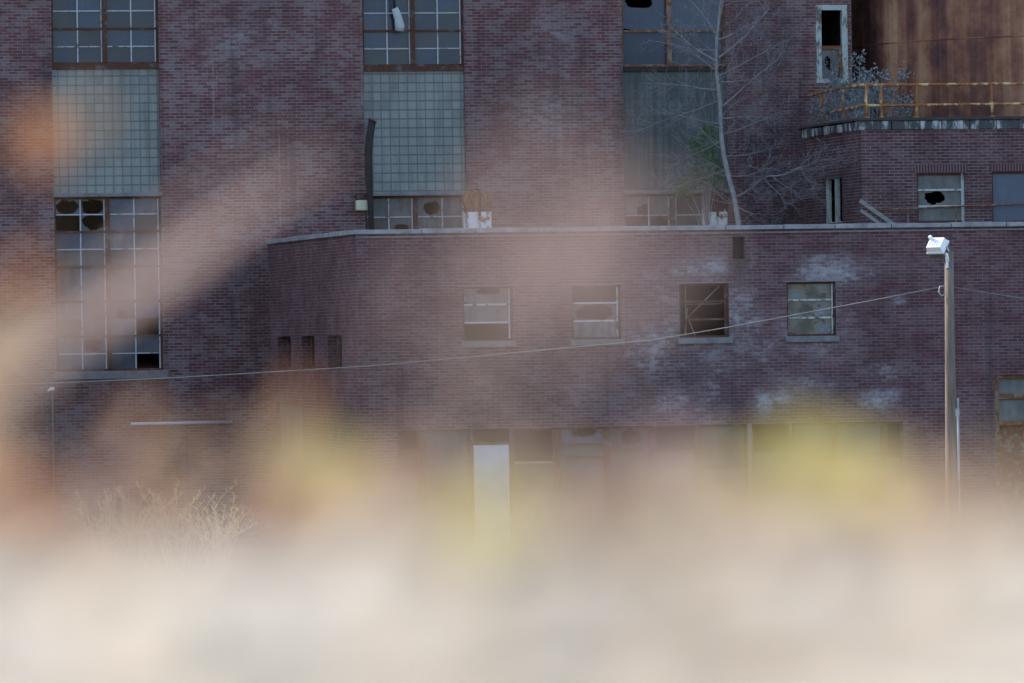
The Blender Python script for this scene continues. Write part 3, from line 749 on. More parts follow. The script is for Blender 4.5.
# ------------------------------------------------------------------ railing round the boiler house roof
ZR = ZB+.28
rail = thing('rusty_railing', 'pipe railing of flaking yellow paint over orange rust along the boiler house roof edge', 'railing', to_world(UV, WV, ZR), TH)
rz_top = qw(950, 84, WV+.2).z - ZR; rz_mid = qw(950, 104.5, WV+.2).z - ZR
yb = .2
def rpost(x, y, h, lean=0.0):
    m = MB(); m.tube([(x, y, 0), (x+lean*.5, y, h*.5), (x+lean, y, h)], .035, 8); m.lathe([(.08, 0), (.08, .02)], (x, y, 0), 10); m.build('post', M['rail_rust'], rail)
xs = [qw(p, 100, WV+.2).x-UV for p in (865.5, 881, 916, 992)] + [qw(992,100,WV+.2).x-UV+k*1.7 for k in (1,2,3,4)]
for i, x in enumerate(xs): rpost(x, yb, rz_top, (.02, 0, .03, -.015)[i % 4])
ysd = [qu(p, 110, UV+.12).y-WV for p in (843.5, 821.5)]
for y in ysd: rpost(.12, y, rz_top+.0)
xe = xs[-1]
m = MB(); m.tube([(.06, yb, rz_top)] + [(x, yb+random.uniform(-.01,.01), rz_top+random.uniform(-.012,.012)) for x in xs[1:]], .033, 8); m.build('top_rail', M['rail_rust'], rail)
m = MB(); m.tube([(.06, yb, rz_mid)] + [(x, yb, rz_mid+random.uniform(-.012,.012)) for x in xs[1:]], .03, 8); m.build('mid_rail', M['rail_rust'], rail)
ylast = qu(801, 98, UV+.12).y-WV
m = MB(); m.tube([(.12, yb+.05, rz_top), (.12, ysd[0], rz_top+.01), (.12, ysd[1], rz_top-.02), (.12, min(ylast, WT-WV-.05), rz_top-.05)], .035, 8); m.build('top_rail', M['rail_rust'], rail)
m = MB(); m.tube([(.12, yb+.05, rz_mid), (.12, ysd[0], rz_mid-.03), (.12, ysd[1], rz_mid-.05)], .03, 8); m.build('mid_rail', M['rail_rust'], rail)

# ------------------------------------------------------------------ small things on roofs and walls
def local_thing(name, label, cat, u, w, z, group=None): return thing(name, label, cat, to_world(u, w, z), TH, group)
def roof_vent(px, yt, yb_, w, half, label, head, base):
    p = qw(px, yb_, w); zt_ = qw(px, yt, w).z; h = zt_-ROOFZ; hb = qw(px, 212, w).z-ROOFZ
    t = local_thing('roof_vent', label, 'roof vent', p.x, w, ROOFZ, 'ribbed vents standing on the annex roof')
    m = MB(); m.box(-half*.86, -.03, -half*.8, half*.8, 0, hb); m.box(.03, half*.86, -half*.8, half*.8, 0, hb); m.box(-.03, .03, -half*.6, half*.6, 0, hb); m.build('base', M[base], t, bevel=.015)
    m = MB(); k = h-hb
    m.lathe([(half*.62, hb+.001), (half*.95, hb+k*.2), (half*1.1, hb+k*.5), (half*1.02, hb+k*.78), (half*.7, hb+k*.95), (half*.2, h)], n=36, rib=.86); m.build('head', M[head], t)
    m = MB(); m.tube([(0, -half*.85, hb-.1), (0, -half*1.16, hb+k*.3), (0, -half*1.16, hb+k*.75), (0, -half*.75, hb+k), (0, 0, h+.03)], .022, 6); m.build('strap', M['pipe_brown'], t)
roof_vent(477.5, 190, 229, WT-1.0, .32, 'ribbed tan rusted roof vent on flaking white base beside the middle window bay', 'vent_rust', 'vent_white')
roof_vent(715.5, 189.5, 228, WT-1.3, .27, 'dark rusted roof vent on white base at the foot of the bare tree', 'vent_dark', 'vent_white')
# bent dark pipe beside bay 2
w = WT-.35; a = qw(372, 227, w)
pip = local_thing('stack_pipe', 'tall dark tarred pipe with bent open top beside the middle window bay', 'pipe', a.x, w, ROOFZ)
zt1 = qw(371, 121, w).z-ROOFZ
pts = [(0,0,0)] + [(qw(x, y, w).x-a.x, 0, qw(x, y, w).z-ROOFZ) for x, y in ((370.5,205),(369,180),(368.3,155),(369.5,138),(372.3,120.5))]
m = MB(); m.tube(pts, [.06,.065,.085,.09,.09,.085], 12); m.build('pipe', M['pipe_brown'], pip)
m = MB(); e = pts[-1]; m.tube([(e[0]-.01, 0, e[2]-.03), (e[0]+.012, 0, e[2]+.01)], [.1,.1], 12); m.build('collar', M['steel_rust'], pip)
m = MB(); m.box(-.03, .03, .05, .34, 1.0, 1.05); m.box(-.06, .02, .05, .34, 2.0, 2.05); m.build('bracket', M['steel_rust'], pip)
# thin pale conduit right of it
a = qw(367.5, 226, WT)
# wall lamp
r = rect(354.5, 193, 367, 211, WT); cu = (r[0]+r[1])/2
wl = local_thing('wall_lamp', 'small square wall lamp with pale yellow lens on the brick left of the dark pipe', 'lamp', cu, WT, r[2])
hw = (r[1]-r[0])/2; hh = r[3]-r[2]
m = MB(); m.box(-hw*.8, hw*.9, -.2, -.002, hh*.62, hh); m.box(-hw*.5, hw*.5, -.06, -.002, hh*.2, hh*.62); m.build('housing', M['steel_rust'], wl, bevel=.02)
M['lens'] = simple('yellowed lens', (.48,.46,.32), (.60,.58,.44), 6, .4)
m = MB(); m.box(-hw, hw*.95, -.25, -.062, .0, hh*.6); m.build('lens', M['lens'], wl, bevel=.03)
# torn lagging hanging in bay 2
p = qw(399, 31, WT-.1)
lg = local_thing('hanging_lagging', 'torn pale lagging hanging on a cord in front of the middle upper window', 'lagging', p.x, WT-.06, p.z)
t0 = qw(395, 8, WT-.1)
m = MB(); rnd = random.Random(4)
pts = [(.02, 0, 0), (.03, -.01, .12), (0, 0, .28), (-.04, .01, .42), (t0.x-p.x, 0, t0.z-p.z)]
m.tube(pts, [.10, .115, .095, .09, .075], 9); m.build('sleeve', M['lag'], lg)
m = MB(); m.tube([(t0.x-p.x, 0, t0.z-p.z-.02), (t0.x-p.x-.03, 0, t0.z-p.z+.35), (t0.x-p.x+.02, 0, t0.z-p.z+1.6)], [.035,.03,.02], 6); m.build('cord', M['pipe_brown'], lg)
# horizontal pale bar on the tall wall + standpipe
r0, r1 = qw(130, 424, WT), qw(231, 422, WT)
br = local_thing('wall_rail', 'long white horizontal pipe fixed low on the brick left of the annex', 'rail', (r0.x+r1.x)/2, WT-.16, (r0.z+r1.z)/2)
hl_ = (r1.x-r0.x)/2
m = MB(); m.tube([(-hl_,0,0),(hl_,0,0)], .036, 10); m.build('pipe', M['white_door'], br)
for x in (-hl_*.8, 0, hl_*.8):
    m = MB(); m.box(x-.025, x+.025, .02, .16, -.03, .03); m.build('bracket', M['steel_rust'], br)
a, b = qw(52.5, 388, WT-.12), qw(53.5, 494, WT-.12)
sp = local_thing('standpipe', 'thin grey standpipe with white cap against the brick under the left window bay', 'pipe', a.x, WT-.12, 0)
m = MB(); m.tube([(0,0,0),(0,0,a.z-.05)], .016, 8); m.build('pipe', M['sill'], sp)
m = MB(); m.tube([(0,0,a.z-.06),(0,0,a.z+.02)], [.055,.045], 10); m.tube([(0,0,a.z-.02),(-.1,-.05,a.z-.05)], .03, 8); m.build('cap', M['lamp_white'], sp)
# leaning timber and rails on the annex roof in front of the boiler house
w = WV-.5; a, b = qw(860, 203, w), qw(912, 224, w)
tb = local_thing('fallen_timber', 'grey timber leaning down along the boiler house wall onto the roof coping', 'timber', b.x, w, ROOFZ)
dx, dz_ = a.x-b.x, a.z-ROOFZ
L_ = math.hypot(dx, dz_); bm_ = MB().box(0, L_, -.04, .04, -.045, .045); bm_.xform(Matrix.Translation((0,0,.05)) @ Matrix.Rotation(-math.atan2(dz_, -dx)-math.pi if False else math.pi+math.atan2(dz_, -dx), 4, 'Y'))
bm_.build('plank', M['timber'], tb)
bm_ = MB().box(.2, L_*.8, -.15, -.09, -.02, .05); bm_.xform(Matrix.Translation((-.25,0,.02)) @ Matrix.Rotation(math.pi+math.atan2(dz_, -dx), 4, 'Y')); bm_.build('batten', M['timber'], tb)
w = WV-.25; a, b, c = qw(868, 210.5, w), qw(966, 206, w), qw(1040, 203.5, w)
pr = local_thing('pipe_run', 'thin rusty pipe run crossing in front of the boiler house windows', 'pipe', a.x, w, ROOFZ)
m = MB(); m.tube([(0,0,a.z-ROOFZ),(b.x-a.x,0,b.z-ROOFZ),(c.x-a.x+3,0,c.z-ROOFZ+.06)], .02, 8); m.build('pipe', M['steel_orange'], pr)
for x in (.9, 2.0, 4.0):
    m = MB(); zz = (a.z-ROOFZ)+x/(b.x-a.x)*(b.z-a.z) if x < b.x-a.x else b.z-ROOFZ+.02
    m.tube([(x,0,0),(x,0,zz-.018)], .018, 6); m.build('stand', M['steel_orange'], pr)

# ------------------------------------------------------------------ light pole
DP = 122.0
pt = at(949, 251, DP); pb = Vector((at(952, 560, DP).x, DP, 0))
pole = thing('light_pole', 'weathered wooden pole with white floodlight standing before the annex', 'lamp post', (pb.x, DP, 0))
px_m = F/DP
top = (pt.x-pb.x, 0, pt.z)
m = MB(); m.tube([(0,0,-.3), (top[0]*.33,0,top[2]*.33), (top[0]*.66,0,top[2]*.66), top], [.115,.108,.096,.085], 16); m.build('shaft', M['wood_pole'], pole)
c1, c0 = at(957.5, 398, DP), None
m = MB(); xo = c1.x-pb.x; m.tube([(xo-.01, -.02, .05), (xo, -.02, c1.z)], .026, 8); m.box(xo-.05, xo+.03, -.05, .03, c1.z-.35, c1.z-.2); m.build('conduit', M['galv'], pole)
# floodlight: arm, yoke, housing, lens
def lp(px, py, dy=0.0): q = at(px, py, DP); return Vector((q.x-pb.x, dy, q.z))
m = MB(); m.tube([lp(947.5, 262, -.09), lp(946, 254.5, -.09), lp(942, 253.3, -.09), lp(934, 252.6, -.09)], [.035,.04,.042,.035], 8); m.box(lp(945.5,270).x, lp(947,270).x+.02, -.12, -.06, lp(946,268).z, lp(946,256).z); m.build('bracket', M['lamp_white'], pole)
hc = lp(935.3, 243.5, -.1)
fm = Matrix.Translation(hc) @ Matrix.Scale(.94, 4) @ Matrix.Rotation(R(-34), 4, 'Z') @ Matrix.Rotation(R(47), 4, 'X')
fl = MB()
# tapering box: wide mouth below, narrower back above
def frust(mb, bx, by, tx, ty, z0, z1):
    v = [(-bx,-by,z0),(bx,-by,z0),(bx,by,z0),(-bx,by,z0),(-tx,-ty,z1),(tx,-ty,z1),(tx,ty,z1),(-tx,ty,z1)]
    for q in ((0,3,2,1),(4,5,6,7),(0,1,5,4),(1,2,6,5),(2,3,7,6),(3,0,4,7)): mb.face([v[i] for i in q])
frust(fl, .185, .16, .16, .135, -.10, .03); frust(fl, .197, .172, .197, .172, -.135, -.101)
fl.box(-.15, -.09, .06, .12, .031, .12)
for k in range(5): fl.box(-.12+k*.055, -.105+k*.055, -.09, .04, .031, .042)
fl.xform(fm); fo = fl.build('floodlight', M['lamp_white'], pole, bevel=.008)
ln = MB(); frust(ln, .16, .14, .19, .17, -.27, -.136); ln.xform(fm); ln.build('lens', M['lamp_glass'], fo)
yk = MB()
for sx in (-.2035, .2035): yk.box(sx-.006, sx+.006, -.02, .02, -.29, -.11)
yk.box(-.2095, .2095, -.02, .02, -.302, -.29); yk.xform(fm); yk.build('yoke', M['galv'], fo)
m = MB(); hk = [lp(944.5, 286, -.1), lp(939.5, 286.5, -.12), lp(938.3, 292, -.12), lp(941, 296, -.12), lp(945, 294, -.1)]
m.tube(hk, .014, 6); m.build('cable_hook', M['galv'], pole)

def cable(name, label, pts, rad):
    w0 = [Vector(p) for p in pts]; o = w0[0]
    m = MB(); m.tube([p-o for p in w0], rad, 6); ob = m.build(name, M['cable'], None, loc=o); tag(ob, label, 'cable'); return ob
pa = at(940, 287, DP); ctrl = [(940,287),(880,299),(800,314),(730,327),(650,340.5),(560,348.5),(470,357),(370,366),(280,371.5),(170,378),(80,382),(-30,386)]
cable('overhead_cable', 'long grey cable sagging from the wooden pole down across the annex wall to the left', [at(x, y, DP + (940-x)*.0065) for x, y in ctrl], .0125)
cable('overhead_cable', 'short grey cable running from the wooden pole to the right edge', [at(x, y, DP+i*.9) for i, (x, y) in enumerate(((954,287),(985,292.5),(1024,298.5),(1100,307)))], .009)

# ------------------------------------------------------------------ bare tree on the annex roof
def grow(mb, p, d, ln, r, lvl, rnd, up=.12):
    segs = 3; pts = [p]; rad = [r]; dd = d.normalized()
    for i in range(segs):
        dd = (dd + Vector((rnd.gauss(0,.16), rnd.gauss(0,.16), rnd.gauss(0,.14)+up*.35))).normalized()
        p = p + dd*(ln/segs); pts.append(p); rad.append(max(r*(1-.22*(i+1)), .0024))
    mb.tube(pts, rad, 5 if r > .012 else 3, caps=False)
    if lvl <= 0: return
    n = rnd.randint(3, 4) if lvl > 1 else rnd.randint(3, 4)
    for k in range(n):
        t = rnd.uniform(.25, 1.0); i = min(int(t*segs), segs-1); q = pts[i].lerp(pts[i+1], t*segs-i)
        ax = Vector((rnd.uniform(-1,1), rnd.uniform(-1,1), rnd.uniform(-.6,.8))).normalized()
        nd = (dd*.75 + ax*.75).normalized()
        grow(mb, q, nd, ln*rnd.uniform(.45,.7), max(r*.55, .0027), lvl-1, rnd, up)
w = 7.6
def tp(px, py, dw=0.0): p = qw(px, py, w+dw); return Vector((p.x, p.y, p.z))
b0 = tp(739, 228); b0.z = ROOFZ
tree = local_thing('bare_tree', 'slender leafless pale tree growing from the annex roof before the third window bay', 'tree', b0.x, b0.y, b0.z)
trunk_px = [(738.5,222),(734,196),(728.5,176),(724,156),(721.5,138),(720.5,118),(719.5,98),(717,76),(716,56),(717,36),(719.5,14),(722,-10),(724,-40)]
tr = [Vector((0,0,0))] + [tp(x, y) - b0 for x, y in trunk_px]
m = MB(); n_ = len(tr); m.tube(tr, [.066-.044*(i/(n_-1)) for i in range(n_)], 8); m.build('trunk', M['bark'], tree)
rnd = random.Random(12); m = MB()
main = [((717,62),(668,26),.034,-.6),((716,70),(690,52),.02,.5),((718,58),(770,8),.03,.6),((717,40),(756,22),.022,-.5),((718,36),(690,0),.026,.3),((719,20),(735,-30),.025,0),
        ((720,90),(650,84),.018,.6),((720,108),(778,60),.02,.8),((719,82),(766,80),.016,-.6),((721,124),(655,112),.016,-.9),((722,140),(668,170),.014,.7),((723,150),(690,118),.014,-.5),
        ((721,118),(765,118),.018,-.8),((724,156),(784,146),.016,.9),((720,100),(636,132),.014,.8),((728,176),(770,168),.014,-.5),((726,170),(672,190),.010,.2),
        ((718,50),(648,40),.017,1.0),((719,76),(790,40),.017,-.9),((722,135),(790,112),.013,.5),
        # low sprawling limb to the right with drooping twigs
        ((734,198),(768,176),.026,-.8),((768,176),(806,166),.018,-1.2),((772,176),(800,196),.014,-.9),((790,170),(838,158),.012,-1.4),((764,178),(786,204),.012,-.6),((800,167),(822,186),.010,-1.2),((736,206),(762,214),.012,-.3)]
for (a, b, r_, dw) in main:
    p0 = tp(*a) - b0; p1 = tp(b[0], b[1], dw) - b0
    if a[0] > 745: p0 = tp(a[0], a[1], dw*.6)-b0
    mid = p0.lerp(p1, .5) + Vector((rnd.gauss(0,.05), rnd.gauss(0,.08), rnd.uniform(-.10,.04)))
    pts = [p0, p0.lerp(mid,.5)+Vector((0,0,-.02)), mid, mid.lerp(p1,.5)+Vector((0,0,.02)), p1]
    m.tube(pts, [r_, r_*.85, r_*.7, r_*.5, r_*.32], 6, caps=False)
    d = (p1-p0); L = d.length
    for k in range(int(7 + L*6.5)):
        t = rnd.uniform(.2, 1.0); q = pts[min(int(t*4),3)].lerp(pts[min(int(t*4)+1,4)], t*4-min(int(t*4),3))
        ax = Vector((rnd.uniform(-1,1), rnd.uniform(-1,1), rnd.uniform(-.75,.8))).normalized()
        grow(m, q, (d.normalized()*.7+ax*.8), rnd.uniform(.28,.62), r_*.34, 2 if k % 2 else 1, rnd, .1)
for k in range(26):
    t = rnd.uniform(.12, .98)*(n_-1); q = tr[int(t)].lerp(tr[min(int(t)+1, n_-1)], t-int(t))
    ax = Vector((rnd.uniform(-1,1), rnd.uniform(-.8,.8), rnd.uniform(.0,.8))).normalized()
    grow(m, q, ax, rnd.uniform(.5,1.1), .010, 2, rnd, .2)
m.build('crown', M['bark_dark'], tree)
# green shrub behind the trunk
def leafy(parent, name, pts_fn, n, size, mat, rnd):
    m = MB()
    for k in range(n):
        p = pts_fn(rnd); a = Vector((rnd.gauss(0,1), rnd.gauss(0,1), rnd.gauss(0,1))).normalized(); b = a.orthogonal().normalized()
        b = Quaternion(a, rnd.uniform(0, 6.28)) @ b; c = a.cross(b); s = size*rnd.uniform(.6, 1.3)
        m.face([p-b*s, p-c*s*.45, p+b*s, p+c*s*.45], rnd.random())
    return m.build(name, M[mat], parent)
w = 8.6; g0 = tp(709, 228); g0 = Vector((qw(707, 228, w).x, w, ROOFZ))
gs = local_thing('green_shrub', 'green leafy shrub growing on the annex roof just left of the bare tree trunk', 'shrub', g0.x, w, ROOFZ)
def gp(px, py, dw=0): p = qw(px, py, w+dw); return Vector((p.x-g0.x, p.y-g0.y, p.z-ROOFZ))
m = MB(); rnd = random.Random(3); cl = []
for (x, y, k) in ((704,150,1.0),(712,142,.8),(698,158,.8),(708,170,1.0),(714,160,.7),(701,176,.8),(712,182,.6),(695,146,.5),(706,132,.45),(688,186,.5),(680,192,.35),(718,176,.5),(703,163,.9)):
    c = gp(x, y, rnd.uniform(-.3,.3)); cl.append((c, k)); m.tube([(0,0,0), Vector((c.x*.4, c.y*.4, c.z*.55)), c], [.015,.011,.005], 5, caps=False)
m.build('stems', M['bark_dark'], gs)
def gfn(r): c, k = r.choice(cl); return c + Vector((r.gauss(0,.15*k+.03), r.gauss(0,.16), r.gauss(0,.15*k+.03)))
leafy(gs, 'leaves', gfn, 2400, .038, 'green', rnd)
# silvery dead shrub behind the railing
w = WV+.75; s0 = Vector((qw(850, 124, w).x, w, ZB+.1))
ss = local_thing('dry_shrub', 'silvery dead shrub tangled behind the left end of the rusty railing', 'shrub', s0.x, w, s0.z)
m = MB(); cl = []; rnd = random.Random(9)
for k in range(80):
    ww = rnd.uniform(WV+.35, WV+4.4); uu = UV + rnd.uniform(.05, .75) + (.5 if ww < WV+1.2 and k % 3 else 0)
    c = Vector((uu-s0.x, ww-w, rnd.uniform(.1, 1.0)+(rnd.uniform(0,.55) if WV+.6 < ww < WV+3 else 0))); cl.append(c)
    m.tube([(c.x*.9, c.y*.9+rnd.uniform(-.1,.1), -.02), Vector((c.x*.95, c.y*.95, c.z*.5)), c], [.012,.009,.004], 4, caps=False)
m.build('stems', M['bark_dark'], ss)
def sfn(r): c = r.choice(cl); return c + Vector((r.gauss(0,.09), r.gauss(0,.1), r.gauss(0,.10)))
leafy(ss, 'leaves', sfn, 3600, .045, 'silver', rnd)
for i, (px, py, n, lab) in enumerate(((836, 84, 60, 'small silvery weed on the sill of the peeling corner window'),)):
    p = qw(px, py, WT-.02); sh = local_thing('sill_weed', lab, 'weed', p.x, WT-.02, p.z)
    m = MB(); cl = []
    for k in range(14):
        c = Vector((rnd.gauss(0,.16), rnd.uniform(-.12,.0), rnd.uniform(.1,.75))); cl.append(c); m.tube([(0,-.03,.0), c*.5, c], [.008,.006,.003], 4, caps=False)
    m.build('stems', M['bark_dark'], sh); leafy(sh, 'leaves', sfn, 160, .03, 'silver', rnd)

# ------------------------------------------------------------------ dry weeds in the yard
def yard_weed(px, top, d, spread, label, n=26, seed=1):
    r = random.Random(seed); p = at(px, 400, d); zt = at(px, top, d).z
    t = thing('dry_weed', label, 'weed', (p.x, d, 0), 0, 'dry weeds in the yard by the tall wall')
    m = MB(); pl = MB()
    for k in range(n):
        h = zt*r.uniform(.55, 1.0); x = r.gauss(0, spread); y = r.gauss(0, spread*.7); tipx = x*1.5+r.gauss(0,.1)
        pts = [Vector((x*.3, y*.3, 0)), Vector((x*.7, y*.7, h*.45)), Vector((x, y, h*.8)), Vector((tipx, y, h))]
        m.tube(pts, [.006,.005,.004,.003], 4, caps=False)
        for j in range(34):
            q = pts[2].lerp(pts[3], r.uniform(-1.2, 1)); dd = Vector((r.gauss(0,1), r.gauss(0,.6), r.uniform(.2,1.4))).normalized(); e = q+dd*r.uniform(.05,.16); sx = Vector((.006,0,.002))
            pl.face([q-sx, q+sx, e+sx*.5, e-sx*.5], r.random())
    m.build('stems', M['straw'], t); pl.build('plumes', M['straw'], t)
yard_weed(105, 491, 121, .28, 'short dry weed clump under the left window bay', 22, 1)
yard_weed(135, 486, 122, .27, 'pale dry weed clump between the short one and the tallest one', 26, 2)
yard_weed(175, 479, 121, .3, 'tallest pale straw weed clump in the yard', 30, 3)
yard_weed(215, 495, 120, .26, 'leaning dry weed clump nearest the annex side wall', 20, 4)

# ================================================================== ground
def asphalt():
    t = NT('yard asphalt'); co = t.coord('Object'); n = t.noise(co, .3, 6, .65); f = t.noise(co, 30, 4)
    col = t.ramp(n, [(.35, (.055,.05,.046)), (.55, (.09,.08,.07)), (.7, (.16,.135,.10))]); col = t.mix(.4, col, t.ramp(f, [(.3,.6),(.7,1.4)]), 'MULTIPLY')
    t.bump(f, .4, .01); return t.done(col, .95, 0, .2)
g = MB(); g.face([(-900,-900,0),(900,-900,0),(900,1500,0),(-900,1500,0)])
structure(g.build('ground', asphalt()))
# the bank the lens rests on: a flat pale gravel top that breaks off two metres ahead
def bankmat():
    t = NT('pale limestone gravel'); co = t.coord('Object')
    v = t.new('ShaderNodeTexVoronoi'); v.inputs['Scale'].default_value = 70; t.l.new(co, v.inputs['Vector'])
    n = t.noise(co, 1.0, 5, .6, (7, 5, 1)); f = t.noise(co, 160, 3)
    col = t.mix(v.outputs['Color'], (.54,.46,.355), (.69,.605,.495)); col = t.mix(t.step(n, .46, .6), col, (.40,.30,.205))
    col = t.mix(.3, col, t.ramp(f, [(.3,.7),(.7,1.2)]), 'MULTIPLY')
    sep = t.new('ShaderNodeSeparateXYZ'); t.l.new(co, sep.inputs[0])
    slope = t.step(sep.outputs[1], 3.05, 3.6)
    col = t.mix(slope, col, (.19,.15,.10))
    t.bump(v.outputs['Distance'], .6, .006); return t.done(col, .95, 0, .2)
ZBK = ZC-.0955; YB = 2.95      # height of the bank top, where it breaks off
def bank_z(x, y):
    if y < YB: z = ZBK
    else: z = ZBK - .55*(y-YB)
    z += .004*math.sin(x*9.1+y*4)+.004*math.sin(x*23.0-y*17)+.003*math.sin(x*41+y*29)
    if y > YB: z += .03*math.sin(x*2.3+y*1.7)*min(1, (y-YB)*2)
    return z
bk = bpy.data.meshes.new('gravel_bank'); v = []; f = []
ys = [-30,-12,-4,-1,-.3] + [i*.06 for i in range(1, 70)] + [4.4+i*.35 for i in range(24)]
xs_ = [-60,-30,-15,-8,-4,-2.5] + [-2+i*.06 for i in range(67)] + [2.5,4,8,15,30,60]
for y in ys:
    for x in xs_: v.append((x, y, bank_z(x, y)))
nx = len(xs_)
for j in range(len(ys)-1):
    for i in range(nx-1): f.append((j*nx+i, j*nx+i+1, (j+1)*nx+i+1, (j+1)*nx+i))
bk.from_pydata(v, [], f); bk.update(); bk.materials.append(bankmat())
for p in bk.polygons: p.use_smooth = True
bo = bpy.data.objects.new('gravel_bank', bk); COL.objects.link(bo); structure(bo)

def stones():
    r = random.Random(31); m = MB()
    for k in range(300):
        y = r.uniform(1.3, 3.0); x = r.uniform(-.10, .10)*y + r.gauss(0, .02)
        if r.random() < .3: x = r.uniform(-.8, .8)
        sz = r.uniform(.004, .013) if k % 9 else r.uniform(.014, .026)
        c = Vector((x, y, bank_z(x, y)+sz*.2)); tint = r.random(); n = 7; rows = []
        for (rr, zz) in ((.75, -.6), (1, -.1), (.8, .4), (.35, .62)):
            rows.append([c + Vector((sz*rr*r.uniform(.8,1.2)*math.cos(6.283*i/n), sz*rr*r.uniform(.8,1.2)*math.sin(6.283*i/n), sz*zz*.8)) for i in range(n)])
        for a, b in zip(rows, rows[1:]):
            for i in range(n): m.face([a[i], a[(i+1) % n], b[(i+1) % n], b[i]], tint)
        m.face(rows[-1], tint)
    t = NT('bank stone'); a = t.new('ShaderNodeAttribute', attribute_name='tint'); nn = t.noise(t.coord(), 90, 4)
    col = t.ramp(a.outputs['Fac'], [(0, (.30,.21,.135)), (.3, (.46,.36,.25)), (.6, (.62,.53,.41)), (1, (.74,.67,.56))])
    col = t.mix(.4, col, t.ramp(nn, [(.3,.7),(.7,1.2)]), 'MULTIPLY')
    return m.build('stones', t.done(col, .9, 0, .25))
stuff(stones())

# dead grass fringe along the break of the bank
def fringe():
    r = random.Random(5); m = MB()
    for k in range(8500):
        x = r.uniform(-1.0, 1.0); y = 2.8 + abs(r.gauss(0, .4)); z = bank_z(x, y)
        h = r.uniform(.008, .030) * (1 + max(0, y-YB)*2.2) * (1+.55*math.sin(x*21)*math.sin(x*47+1)) * (r.uniform(1.0, 1.5) if k % 4 == 0 else 1); dx, dy = r.gauss(0,.5)*h, r.gauss(0,.4)*h; wd = r.uniform(.001, .0022)
        a = Vector((x, y, z-.003)); b = a+Vector((dx*.4, dy*.4, h*.6)); c = a+Vector((dx, dy, h))
        s = Vector((wd, r.uniform(-.5,.5)*wd, 0)); t = r.random()
        m.face([a-s, a+s, b+s*.8, b-s*.8], t); m.face([b-s*.8, b+s*.8, c], t)
    return m.build('dry_grass', leaf_mat('dead grass', (.36,.24,.17), (.56,.43,.31), .35))
stuff(fringe())

# ------------------------------------------------------------------ weeds and reeds close to the lens (far out of focus)
LM = {
 'orange': leaf_mat('orange leaf', (.50,.20,.085), (.62,.30,.14)),
 'tan':    leaf_mat('tan leaf', (.42,.27,.15), (.58,.42,.27)),
 'pink':   leaf_mat('pinkish leaf', (.46,.29,.235), (.58,.41,.345)),
 'mauve':  leaf_mat('dusky pink leaf', (.40,.285,.245), (.52,.39,.345)),
 'straw':  leaf_mat('pale straw leaf', (.55,.46,.29), (.68,.60,.42)),
 'yellow': leaf_mat('yellow leaf', (.58,.44,.14), (.70,.57,.24)),
 'lime':   leaf_mat('yellow green leaf', (.52,.46,.09), (.64,.57,.16)),
 'russet': leaf_mat('russet leaf', (.36,.17,.095), (.48,.28,.17)),
 'stem':   leaf_mat('weed stem', (.30,.20,.13), (.44,.32,.21), .15)}
def leaf(parent, c, size, mat, rnd, asp=.62, face=.8):
    """pointed oval leaf, slightly cupped, with its midrib bent"""
    m = MB(); n = 8; tint = rnd.random()
    nv = Vector((rnd.gauss(0,.35)-.15, -face, rnd.gauss(0,.35)+.25)).normalized(); a = Quaternion(nv, rnd.uniform(0,6.28)) @ nv.orthogonal().normalized(); b = nv.cross(a)
    L = []; Rr = []; Mid = []
    for i in range(n+1):
        t = i/n; wd = size*asp*.5*math.sin(math.pi*min(t**.8, 1))**.8 if 0 < i < n else 0
        mid = c + a*(t-.5)*size + nv*(.10*size*math.sin(t*3.1)); Mid.append(mid)
        L.append(mid + b*wd + nv*wd*.3); Rr.append(mid - b*wd + nv*wd*.3)
    for i in range(n):
        m.face([Mid[i], Mid[i+1], L[i+1], L[i]], tint, True); m.face([Mid[i+1], Mid[i], Rr[i], Rr[i+1]], tint, True)
    return m.build('leaf', mat, parent)
def weed(px, d, leaves, colour, label, cat='weed', seed=1, name='leafy_weed', face=.8, thin=1.0):
    """leaves: (px, py, diameter in pixels, optional colour) at distance d; they hang on stems that root in the bank"""
    r = random.Random(seed); root = at(px, 341, d); rz = bank_z(root.x, d); o = Vector((root.x, d, rz))
    t = thing(name, label, cat, o, 0, 'weeds on the edge of the bank')
    st = MB()
    for lf in leaves:
        dd = r.uniform(-.06, .06)*d; c = at(lf[0], lf[1], d+dd) - o; s = lf[2]/F*d
        mid = Vector((c.x*.35+r.gauss(0,.006), c.y*.4, c.z*.55)); st.tube([(0,0,-.01), mid, c], [.0011*thin,.0009*thin,.0005*thin], 5, caps=False)
        leaf(t, c, s*1.14, LM[lf[3] if len(lf) > 3 else colour], r, .7, face)
    st.build('stem', LM['stem' if thin == 1 else 'straw'], t)
